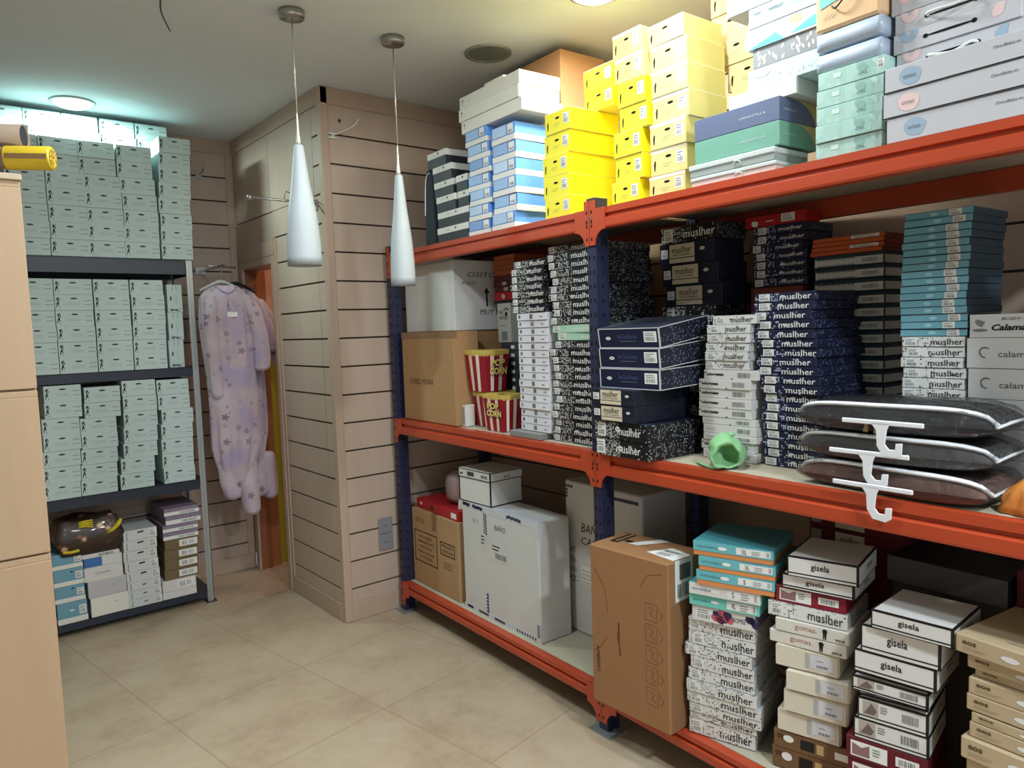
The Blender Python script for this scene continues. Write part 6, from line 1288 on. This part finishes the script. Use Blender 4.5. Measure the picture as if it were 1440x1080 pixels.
def mauve(root, dim, i):
    w, d, h = dim; body(root, dim, [MAU, MAU, MAU]); q = Deco(dim); q.q(0, h * .05, w, h * .52, 0); q.bars(.45 * w, h * .15, .9 * w, h * .42, 12, 1, seed=i); q.put(root, 'front_label', [LABEL, GREY])
stack(D['g_mauve'], 'shoe_box', 'shoe box', 'flat mauve box with white strip', 'above the olive boxes', 'mixed boxes on the lowest shelf', mauve, 'L')
# brown patterned bag
k = NT('brown_flower_fabric'); v = k.coord('Object'); vo = k.n('ShaderNodeTexVoronoi'); k.l(v, vo.inputs['Vector']); vo.inputs['Scale'].default_value = 17
s2 = k.math('ADD', vo.outputs['Distance'], k.math('MULTIPLY', k.noise(v, 60, 2), .16))
k.set(k.ramp(s2, [(.27, lin((200, 172, 142))), (.33, lin((140, 84, 62))), (.42, lin((62, 44, 34))), (1, lin((54, 40, 32)))]), .45, .4, 0, .35); k.bump(k.noise(v, 30, 4), .5, .01); FLW = k.m
bz = D['g_white2'][-1]; bzt = bz[2] + bz[5]
bg = soft_pack('patterned_bag', (.492, 4.245, bzt + .003, .31, .24, .185, 0), FLW, 'brown flower-patterned bag in clear film with yellow strap', 'bag', None, .12)
bg.location = (.492, 4.245, bzt + .001); bg.rotation_euler = (0, 0, 0)
YS = mat('yellow_strap', (206, 186, 40), .5)
for q in range(4): tube('yellow_strap', [(.09 + q * .004, .03, .14 + q * .010), (.125, .004, .155 + q * .008), (.17, .012, .142 + q * .012)], .0045, YS, bg, n=7, sub=2)
tube('yellow_hem', [(.235, .006, .10), (.27, -.004, .12), (.30, .006, .16)], [.012, .02, .014], YS, bg, n=8, sub=2, flat=.5)
tube('yellow_corner', [(.03, .015, .035), (.06, .006, .03), (.10, .008, .034)], .008, YS, bg, n=8, sub=2)

# ------------------------------------------------------------------ tubes on the cabinet
tb_ = empty('cardboard_tube', (.296, 2.50, 2.087), RAD(-28), 'thick cardboard tube with dark end on the cabinet', 'tube')
lathe('shell', [(.031, 0), (.035, 0), (.035, -.9), (.031, -.9), (.031, 0)], mat('grey_kraft_tube', (150, 130, 112), .7), tb_, rot=(0, RAD(90), 0), n=36)
lathe('end_cap', [(0, -.004), (.031, -.004)], mat('dark_cap', (52, 56, 60), .6), tb_, rot=(0, RAD(90), 0), n=36)
yt = empty('yellow_tube', (.352, 2.44, 2.0225), RAD(-28), 'yellow plastic-sleeved tube with patterned end on the cabinet', 'tube')
lathe('shell', [(.0, 0), (.031, 0), (.033, -.004), (.033, -.115)], mat('yellow_plastic', (214, 184, 44), .35, .05, spec=.5), yt, rot=(0, RAD(90), 0), n=36)
lathe('core', [(.030, -.105), (.030, -.9)], mat('mauve_kraft_tube', (140, 116, 104), .7), yt, rot=(0, RAD(90), 0), n=36)
MB().box(-.11, -.0335, -.008, -.004, -.029, .006).obj('sleeve_slit', mat('brown_slit', (140, 108, 70), .7), yt)
k = NT('brown_star_print'); vo = k.n('ShaderNodeTexVoronoi'); k.l(k.coord('Object'), vo.inputs['Vector']); vo.inputs['Scale'].default_value = 70
k.set(k.ramp(vo.outputs['Distance'], [(.3, lin((222, 190, 80))), (.5, lin((110, 74, 30))), (.7, lin((214, 180, 60)))]), .4)
lathe('end_print', [(0, .0012), (.026, .0012)], k.m, yt, rot=(0, RAD(90), 0), n=30)
gr = empty('dark_roll', (.19, 2.60, 1.9965), RAD(-28), 'dark grey roll lying under the tubes on the cabinet', 'roll')
lathe('roll', [(0, 0), (.032, 0), (.032, -.9), (0, -.9)], mat('slate_roll', (70, 76, 92), .6), gr, rot=(0, RAD(90), 0), n=28)

# ------------------------------------------------------------------ pendant lamps, downlights, ceiling bits
GLASS = NT('opal_glass'); GLASS.set(lin((172, 180, 184)), .5, .4); GLASS.b.inputs['Subsurface Weight'].default_value = .0; GLASS = GLASS.m
def pendant(loc, r0, r1, zt, zb, label):
    p = empty('pendant_lamp', loc, 0, label, 'pendant lamp', 'white glass pendant lamps'); H = CEIL - loc[2]
    lathe('canopy', [(0, -.028), (.046, -.028), (.048, -.024), (.048, 0), (0, 0)], CHROME, p, (0, 0, H))
    c = zt - loc[2]
    tube('cord', [(0, 0, H - .028), (.001, 0, c + .10)], .0026, mat('steel_cord', (196, 192, 176), .3, metal=.6), p, n=8)
    lathe('ferrule', [(.0026, .12), (.005, .05), (.009, .012), (.010, -.004), (0, -.004)], mat('satin_metal', (204, 198, 180), .3, metal=.6), p, (0, 0, c), 20)
    def shape(u):
        T_ = ((0, 0), (.15, .17), (.33, .385), (.46, .60), (.59, .80), (.76, .94), (.88, .985), (1, 1))
        for (a0, b0), (a1, b1) in zip(T_, T_[1:]):
            if u <= a1: return b0 + (b1 - b0) * (u - a0) / (a1 - a0)
        return 1
    prof = [(0, 0), (r0 * .85, 0), (r0, -.004)]; Lh = zt - zb
    for q in range(1, 15):
        u = q / 14; prof.append((r0 + (r1 - r0) * shape(u), -.004 - (Lh - .004) * u))
    prof += [(r1 - .004, -Lh)] + [(a - .004, b) for a, b in prof[-2:4:-1]]
    lathe('shade', prof, GLASS, p, (0, 0, c), 48)
    lathe('bulb', [(0, -.02), (.012, -.03), (.012, -.12), (.022, -.2), (.02, -.24), (0, -.26)], mat('bulb_glass', (210, 210, 200), .2), p, (0, 0, c), 20)
pendant((1.205, 2.702, 2.72), .0185, .0655, 2.226, 1.768, 'white glass pendant lamp hanging before the doorway')
pendant((1.645, 2.706, 2.72), .0165, .0525, 2.160, 1.697, "white glass pendant lamp hanging before the rack's far end")
def downlight(x, y, label, on=None, strength=0, r=.105):
    p = empty('downlight', (x, y, CEIL), 0, label, 'ceiling light', 'round ceiling downlights')
    lathe('trim_ring', [(r * .8, -.002), (r * .82, -.009), (r * .97, -.009), (r, -.004), (r, 0)], mat('grey_ring', (150, 152, 148), .4, metal=.3), p)
    lathe('diffuser', [(r * .83, -.004), (r * .80, -.014), (r * .6, -.024), (0, -.030)] if on else [(r * .83, -.006), (0, -.006)], emit('lamp_' + on[0], on[1], strength) if on else mat('unlit_diffuser', (112, 124, 120), .25, spec=.6), p)
downlight(.731, 4.328, 'lit round downlight above the mint shoe boxes', ('cool', (214, 255, 244)), 13)
downlight(2.035, 1.917, 'lit round downlight above the yellow shoe boxes', ('warm', (255, 248, 180)), 13)  # dome tinted yellow to stand in for bounce off the boxes
downlight(2.074, 2.612, 'unlit round downlight above the ivory flat boxes')
for q, (x, y) in enumerate(((1.05, -.70), (.80, 1.95), (.9, -2.2), (1.62, 1.36))):  # mid-ceiling and rear fixtures go with the added fill lamps
    downlight(x, y, ['lit round downlight over the aisle beside the rack', 'lit round downlight between the pendant lamps and camera'.replace('between the pendant lamps and camera', 'in the middle of the ceiling'), 'lit round downlight by the shop entrance', 'lit round downlight close above the baby gift boxes'][q], ('white', (244, 250, 255)), 13)
w = tube('loose_wire', [(.775, 2.80, CEIL), (.778, 2.84, CEIL - .012), (.80, 2.93, CEIL - .022), (.845, 3.02, CEIL - .03), (.865, 3.055, CEIL - .036)], .0026, mat('black_cable', (30, 30, 32), .5), n=6, sub=2)
tag(w, 'thin black loose wire hanging from the ceiling', 'wire')

# ------------------------------------------------------------------ wall hooks and sockets
hk = empty('display_arm', (PX, 3.514, 2.165), 0, 'chrome display arm sticking out of the slatted wall by the pendant lamp', 'display arm')
tube('arm', [(-.002, 0, 0), (-.33, 0, .001)], .0065, CHROME, hk, n=12); lathe('end_knob', [(0, 0), (.012, .002), (.012, .02), (0, .022)], CHROME, hk, (-.33, 0, .001), 16, (0, RAD(-90), 0))
MB().box(-.008, -.014, -.035, .001, .014, .02).obj('wall_plate', GALV, hk, bevel=.002)
tube('brace', [(-.004, 0, .012), (-.16, 0, .045), (-.17, 0, .01)], .003, mat('grey_wire', (130, 130, 128), .4, metal=.5), hk, n=6)
def hook(loc, rz, label, L):
    h_ = empty('slat_hook', loc, rz, label, 'wall hook', 'slat wall hooks')
    MB().box(-.016, -.006, -.024, .016, .001, .024).obj('wall_plate', GALV, h_, bevel=.002); tube('prong', [(0, -.004, 0), (0, -L * .7, .002), (0, -L, .03)], .004, CHROME, h_, n=8, sub=1)
hook((1.44, YB, 2.50), 0, 'small steel hook on the slatted back wall above the shelving', .11)
h_ = empty('cable_bracket', (1.70, PY - .001, 2.485), 0, 'white plastic bracket with curved wire near the wall corner', 'wall bracket')
MB().box(-.022, -.014, -.014, .022, 0, -.006).box(-.022, -.014, .006, .022, 0, .014).box(-.006, -.014, -.006, .006, 0, .006).obj('bracket', LABEL, h_, bevel=.002)
tube('wire', [(.02, -.01, .01), (.07, -.03, .035), (.11, -.035, .06), (.135, -.035, .095)], .003, LABEL, h_, n=6, sub=2)
tag(MB().prism([(.009 * math.cos(a), .009 * math.sin(a)) for a in [2 * PI * q / 12 for q in range(12)]], 0, .004, 0, 'y').obj('wall_plug', DGREY, loc=(1.745, PY - .003, 2.566)), 'dark round wall plug in the slatted corner wall', 'wall plug')
for z, lb in ((.470, 'upper grey wall socket beside the rack post'), (.381, 'lower grey wall socket beside the rack post')):
    s_ = empty('wall_socket', (1.893, PY, z), 0, lb, 'socket', 'grey wall sockets')
    MB().box(-.042, -.01, -.042, .042, 0, .042).obj('plate', mat('grey_plastic', (132, 132, 136), .4, spec=.5), s_, bevel=.004, seg=2)
    lathe('socket_well', [(.023, 0), (.02, -.002), (.018, -.012), (0, -.012)], mat('light_grey_plastic', (158, 158, 160), .4), s_, (0, -.0105, 0), 24, (RAD(90), 0, 0))
    o = MB(); 
    for q in (-.007, .007): o.prism([(q + .0028 * math.cos(a), .0028 * math.sin(a)) for a in [2 * PI * j / 8 for j in range(8)]], -.0115, -.0095, 0, 'y')
    o.obj('socket_holes', DARKHOLE, s_)

# ------------------------------------------------------------------ hooks and sleeping suits by the doorway
k = NT('star_fleece'); v = k.coord('Object'); vo = k.n('ShaderNodeTexVoronoi'); k.l(v, vo.inputs['Vector']); vo.inputs['Scale'].default_value = 17
ang = k.n('ShaderNodeVectorMath', operation='SUBTRACT'); k.l(v, ang.inputs[0]); k.l(vo.outputs['Position'], ang.inputs[1])
sv = k.n('ShaderNodeSeparateXYZ'); k.l(ang.outputs[0], sv.inputs[0])
at = k.math('ARCTAN2', sv.outputs[2], sv.outputs[0]); star = k.math('MULTIPLY', k.math('COSINE', k.math('MULTIPLY', at, 5.)), .09)
dd = k.math('SUBTRACT', vo.outputs['Distance'], star)
cc = k.n('ShaderNodeSeparateColor'); k.l(vo.outputs['Color'], cc.inputs[0])
thr = k.math('ADD', k.math('MULTIPLY', cc.outputs[0], .24), .08)
big_ = k.noise(v, 5, 3)
basec = k.ramp(big_, [(.35, lin((168, 154, 180))), (.5, lin((186, 168, 176))), (.65, lin((194, 182, 196)))])
on = k.math('LESS_THAN', dd, thr)
k.set(k.mix(k.math('MULTIPLY', on, k.math('ADD', k.math('MULTIPLY', cc.outputs[1], .6), .2)), basec, lin((96, 78, 96))), .85, .2)
k.b.inputs['Sheen Weight'].default_value = .3; k.bump(k.noise(v, 55, 3), .35, .004); FLEECE = k.m
def tube_body(name, rings, m, parent, n=30, folds=0, fold_n=7, seed=0, cap=True):
    """rings: (x, y, z, rx, ry); folds make vertical drape"""
    v, f = [], []; r = random.Random(seed); ph = r.uniform(0, 6)
    for j, (x, y, z, rx, ry) in enumerate(rings):
        for i in range(n):
            a = 2 * PI * i / n; g = 1 + folds * math.sin(fold_n * a + ph + j * .12) * (.5 + .5 * math.sin(j * .5 + 1))
            v.append((x + rx * g * math.cos(a), y + ry * g * math.sin(a), z))
    for j in range(len(rings) - 1):
        for i in range(n): f.append((j * n + i, j * n + (i + 1) % n, (j + 1) * n + (i + 1) % n, (j + 1) * n + i))
    if cap: f.append(tuple(reversed(range(n)))); f.append(tuple((len(rings) - 1) * n + i for i in range(n)))
    me = bpy.data.meshes.new(name); me.from_pydata(v, [], f); me.update()
    bm = bmesh.new(); bm.from_mesh(me); bmesh.ops.recalc_face_normals(bm, faces=bm.faces); bm.to_mesh(me); bm.free()
    o = mobj(name, me, m, parent, smooth=True); s_ = o.modifiers.new('smooth', 'SUBSURF'); s_.levels = 1; s_.render_levels = 1
    return o
def interp(keys, n):
    out = []
    for i in range(n):
        t = i / (n - 1) * (len(keys) - 1); a = min(int(t), len(keys) - 2); q = t - a
        out.append(tuple(keys[a][c] * (1 - q) + keys[a + 1][c] * q for c in range(len(keys[0]))))
    return out
def suit(loc, label, torso, sleeves, feet, seed):
    g = empty('sleep_suit', loc, 0, label, 'sleep suit', 'star-print fleece sleep suits')
    tube_body('torso', interp(torso, 40), FLEECE, g, 64, .10, 11, seed)
    for kk in sleeves: tube_body('sleeve', interp(kk, 22), FLEECE, g, 28, .07, 6, seed + 3)
    for kk in feet: tube_body('foot', interp(kk, 16), FLEECE, g, 24, .03, 4, seed + 5)
    tube('neckline', [(-.055, -.02, -.004), (-.035, -.045, -.03), (0, -.056, -.045), (.035, -.045, -.03), (.055, -.02, -.004)], .007, mat('lilac_trim', (160, 142, 178), .8), g, n=8, sub=2)
    return g
hz_ = 1.79
def ftz(x, y, z0, z1):
    return [(x, y, z0, .055, .05), (x + .004, y - .01, z0 - (z0 - z1) * .5, .057, .05), (x + .008, y - .02, z1 + .06, .052, .052), (x + .010, y - .025, z1 + .02, .044, .048), (x + .010, y - .025, z1, .02, .025)]
s1 = suit((1.392, 4.215, hz_), 'lilac star-print fleece sleep suit hanging in front by the doorway',
    [(0, 0, .005, .045, .03), (0, 0, -.02, .10, .045), (0, -.004, -.06, .142, .055), (0, -.01, -.2, .143, .066), (.005, -.012, -.45, .138, .07), (.012, -.012, -.7, .138, .074), (.008, -.01, -.92, .13, .074), (.0, -.01, -1.04, .10, .066), (-.004, -.008, -1.11, .07, .05), (-.004, -.006, -1.13, .03, .025)],
    [[(-.085, -.02, -.045, .035, .04), (-.100, -.045, -.14, .040, .042), (-.102, -.055, -.32, .038, .04), (-.094, -.06, -.5, .036, .038), (-.09, -.06, -.60, .034, .034), (-.09, -.06, -.625, .02, .02)],
     [(.10, -.01, -.045, .04, .045), (.142, -.025, -.14, .05, .05), (.166, -.04, -.28, .05, .05), (.172, -.05, -.40, .047, .046), (.168, -.05, -.47, .045, .044), (.168, -.05, -.485, .025, .025)]],
    [ftz(-.045, -.01, -1.0, -1.21), ftz(.06, -.005, -.98, -1.315)], 2)
MB().box(-.02, -.0815, -.175, .036, -.0805, -.148).obj('price_tag', LABEL, s1)
MB().box(-.012, -.0805, -.147, .030, -.0795, -.085).obj('printed_badge', mosaic('badge_print', (180, 168, 186), (70, 60, 96), .009, .5), s1)
s2_ = suit((1.515, 4.375, hz_ - .008), 'pinkish star-print fleece sleep suit behind, overlapping the doorway',
    [(0, 0, .005, .045, .03), (0, 0, -.02, .10, .045), (0, 0, -.06, .13, .055), (.005, 0, -.25, .128, .062), (.01, 0, -.55, .125, .064), (.015, 0, -.85, .115, .064), (.015, 0, -1.03, .09, .06), (.015, 0, -1.08, .04, .03)],
    [[(.10, -.01, -.05, .045, .045), (.155, -.02, -.16, .055, .05), (.20, -.03, -.30, .056, .05), (.235, -.04, -.43, .052, .048), (.25, -.045, -.50, .048, .045), (.25, -.045, -.515, .025, .025)],
     [(.08, -.055, -.06, .04, .04), (.125, -.07, -.2, .05, .045), (.165, -.08, -.32, .05, .045), (.18, -.08, -.365, .045, .04), (.18, -.08, -.375, .025, .02)]],
    [ftz(.045, .0, -.98, -1.245), ftz(.115, .01, -.98, -1.27)], 8)
def hanger(loc, rz, label, m):
    h = empty('clothes_hanger', loc, rz, label, 'hanger', 'clothes hangers')
    tube('shoulder_bar', [(-.12, 0, -.012), (-.05, 0, .025), (0, 0, .045), (.05, 0, .025), (.12, 0, -.012)], [.007, .009, .011, .009, .007], m, h, n=8, sub=2)
    tube('hook', [(0, 0, .05), (0, 0, .085), (.012, 0, .105), (.002, 0, .122), (-.014, 0, .112)], .0024, CHROME, h, n=6, sub=2)
hanger((1.43, 4.385, hz_ - .002), RAD(-4), 'white plastic hanger holding the front sleep suit', LABEL)
hanger((1.515, 4.395, hz_ - .010), 0, 'second hanger holding the rear sleep suit', mat('black_plastic', (36, 36, 40), .4))
rl = empty('hanging_rail', (1.41, YB, 1.915), 0, 'steel arm on the back wall holding the sleep suits', 'display arm')
tube('arm', [(0, 0, -.004), (0, -.3, -.004), (-.012, -.52, -.003)], .006, CHROME, rl, n=10); MB().box(-.03, -.01, -.025, .03, 0, .025).obj('wall_plate', GALV, rl, bevel=.002)
tube('cross_bar', [(-.07, -.38, -.002), (.12, -.29, -.002)], .005, CHROME, rl, n=10)

# ------------------------------------------------------------------ bagged garments on the middle shelf
def bagged(s, t, z, W, Dp, H, yaw, cm, label, hang_u, hook_down, seed):
    g = empty('garment_bag', RK(s, t, z), RA + RAD(yaw), label, 'garment bag', 'clear garment bags with folded garments')
    r = random.Random(seed)
    def pil(name, grow, mtl, wr):
        N, M_ = 110, 56; v, f = [], []
        for tp in (0, 1):
            for j in range(M_ + 1):
                for i in range(N + 1):
                    x, y = i / N, j / M_
                    e = max(0, 1 - abs(2 * x - 1) ** 5) ** .5 * max(0, 1 - abs(2 * y - 1) ** 9) ** .33
                    zz_ = H * (.42 + (.58 * (e + wr * .5 * math.sin(11 * x + 3 * y + seed) * e * math.sin(7 * y + 2 * x)) if tp else -.42 * e)) + (grow if tp else 0)
                    cr = noise.turbulence(Vector((x * W * 26 + seed * 7, y * Dp * 30, zz_ * 34)), 3, True) - .5 if grow > 0 else .4 * noise.noise(Vector((x * W * 14, y * Dp * 14, seed)))
                    zz_ += cr * .007 * (1 if tp else .3); out = cr * .009 * (1 - y) ** 3
                    v.append(((x - .5) * (W + 2 * grow) + W / 2, (y - .5) * (Dp + 2 * grow) + Dp / 2 + .012 * math.sin(5 * x + seed) * (1 - y) - max(out, -.003), max(.0008, zz_)))
        q = (N + 1) * (M_ + 1)
        for j in range(M_):
            for i in range(N):
                a = j * (N + 1) + i; f.append((a, a + N + 1, a + N + 2, a + 1)); f.append((q + a, q + a + 1, q + a + N + 2, q + a + N + 1))
        rim = [i for i in range(N)] + [N + j * (N + 1) for j in range(M_)] + [q - 1 - i for i in range(N)] + [q - 1 - N - j * (N + 1) for j in range(M_)]
        for a, b in zip(rim, rim[1:] + rim[:1]): f.append((a, b, q + b, q + a))
        me = bpy.data.meshes.new(name); me.from_pydata(v, [], f); me.update(); return mobj(name, me, mtl, g, smooth=True)
    pil('folded_garment', -.004, cm, .05); pil('clear_cover', .004, FILM, .12)
    pts = []
    for i in range(25):
        u = i / 24; e = max(0, 1 - abs(2 * u - 1) ** 4.5) ** .5
        pts.append((u * W * 1.0, .012 + .02 * (1 - e) + .012 * math.sin(5 * u + seed), H * (.42 + .46 * e) + .004))
    tube('white_piping', pts, .011, PIPW, g, n=10, flat=.55)
    tube('side_piping', [(W + .001, .03, H * .44), (W + .003, Dp * .5, H * .5), (W, Dp * .9, H * .5)], .004, PIPW, g, n=6)
    h = empty('plastic_hanger', RK(s, t, z), RA + RAD(yaw), label.split(' with ')[0] and hook_down[1], 'hanger', 'white plastic bag hangers')
    u0 = hang_u
    q = hook_down[0]
    MB().box(u0 - .10, -.016 - q, H * .42 - .006, u0 + .10, -.010 - q, H * .42 + .006).obj('bar', PIPW, h, bevel=.002)
    P = [(u0 - .026, H * .42), (u0 + .022, H * .42), (u0 + .014, H * .42 - .018), (u0 + .010, H * .42 - .052), (u0 + .020, H * .42 - .064), (u0 + .034, H * .42 - .064), (u0 + .036, H * .42 - .048), (u0 + .052, H * .42 - .046), (u0 + .05, H * .42 - .074), (u0 + .036, H * .42 - .084), (u0 + .004, H * .42 - .080), (u0 - .010, H * .42 - .058), (u0 - .012, H * .42 - .02)]
    MB().prism(P, -.016 - q, -.012 - q, 0, 'y').obj('hook', PIPW, h, bevel=.0012)
    return g
FILM = plastic('clear_vinyl', (215, 215, 220), .10, .09, 1.0, 40, .012); PIPW = mat('white_vinyl', (222, 224, 228), .4, .02, spec=.4)
bagged(2.315, .028, 1.0485, .475, .24, .074, 0, mat('taupe_fabric', (112, 84, 74), .8, .12, 20), 'clear garment bag with taupe garment, lowest of the three', .235, (.034, 'white plastic hanger of the lowest garment bag, hook below the shelf edge'), 1)
bagged(2.318, .024, 1.1285, .475, .24, .072, 1, mat('grey_fabric', (74, 72, 72), .8, .12, 20), 'clear garment bag with grey garment, middle of the three', .215, (.020, 'white plastic hanger of the middle garment bag'), 2)
g3 = bagged(2.322, .02, 1.2065, .475, .24, .076, 0, mat('black_fabric', (24, 24, 30), .7, .12, 20), 'clear garment bag with black garment, topmost of the three', .245, (.012, 'white plastic hanger of the topmost garment bag'), 3)
for u in (.195, .222): MB().box(u - .004, -.008, .028, u + .004, -.005, .050, 0).box(u - .006, -.0085, .024, u + .006, -.0045, .032, 0).obj('zip_puller', mat('brass', (170, 150, 110), .35, metal=.8), g3, rot=(0, RAD(6), 0))
# cloths
def crumple(name, loc, rz, sx, sy, sz, m, label, cat, seed, hole=False):
    r = random.Random(seed); N, M_ = 40, 16; v, f = [], []
    for j in range(M_ + 1):
        b = PI / 2 * j / M_
        for i in range(N):
            a = 2 * PI * i / N
            w_ = 1 + .14 * math.sin(3 * a + seed) + .09 * math.sin(5 * a + 2 * b + seed) + .06 * math.sin(9 * a - 3 * b) + .05 * math.sin(13 * a + 5 * b)
            v.append((sx * w_ * math.cos(a) * math.cos(b), sy * w_ * math.sin(a) * math.cos(b), max(0.0005, sz * math.sin(b) ** .75 * (1 + .14 * math.sin(4 * a + seed) + .08 * math.sin(7 * a)))))
    for j in range(M_):
        for i in range(N): f.append((j * N + i, j * N + (i + 1) % N, (j + 1) * N + (i + 1) % N, (j + 1) * N + i))
    f.append(tuple(reversed(range(N))))
    me = bpy.data.meshes.new('cloth'); me.from_pydata(v, [], f); me.update(); o = mobj(name, me, m, None, loc, (0, 0, rz), True)
    tag(o, label, cat); return o
GRN = mat('green_microfibre', (134, 186, 134), .9, .06, 40, bump=.3)
g = empty('green_cloth', RK(2.03, .078, 1.0485), RA, 'crumpled light green cloth bundle on the shelf edge', 'cloth')
def bag_roll():
    n, v, f = 30, [], []
    K = [(-.085, .02, .02, .01, .012), (-.07, .02, .035, .045, .034), (-.035, .018, .045, .055, .045), (.0, .012, .05, .058, .05), (.035, .004, .046, .055, .047), (.06, -.004, .042, .05, .043), (.07, -.008, .041, .047, .040), (.066, -.007, .041, .040, .033), (.045, .0, .041, .036, .029), (.02, .005, .042, .028, .022), (.0, .01, .043, .01, .01)]
    K = interp(K, 34)
    for j, (x, y, z, ry, rz_) in enumerate(K):
        for i in range(n):
            a = 2 * PI * i / n; w_ = 1 + .10 * math.sin(3 * a + 1 + j * .12) + .05 * math.sin(7 * a + j * .25)
            v.append((x + .008 * math.sin(2 * a + 1) , y + ry * w_ * math.cos(a), max(.0006, z + rz_ * w_ * math.sin(a))))
    for j in range(len(K) - 1):
        for i in range(n): f.append((j * n + i, j * n + (i + 1) % n, (j + 1) * n + (i + 1) % n, (j + 1) * n + i))
    f.append(tuple(reversed(range(n)))); f.append(tuple((len(K) - 1) * n + i for i in range(n)))
    me = bpy.data.meshes.new('cloth_bundle'); me.from_pydata(v, [], f); me.update(); return mobj('cloth_bundle', me, GRN, g, smooth=True, rot=(0, 0, RAD(-35)))
bag_roll()
tube('loose_hem', [(-.09, -.01, .004), (-.03, -.05, .006), (.02, -.062, .004)], .006, GRN, g, n=8, sub=2, flat=.6)
tube('peak', [(.0, .03, .085), (.012, .03, .10), (.02, .028, .088)], [.006, .010, .004], GRN, g, n=8, sub=2)
crumple('orange_cloth', RK(2.885, .085, 1.0485), RA, .075, .06, .085, mat('orange_fabric', (214, 138, 66), .9, .08, 40, bump=.3), 'crumpled orange cloth beside the garment bags', 'cloth', 4)
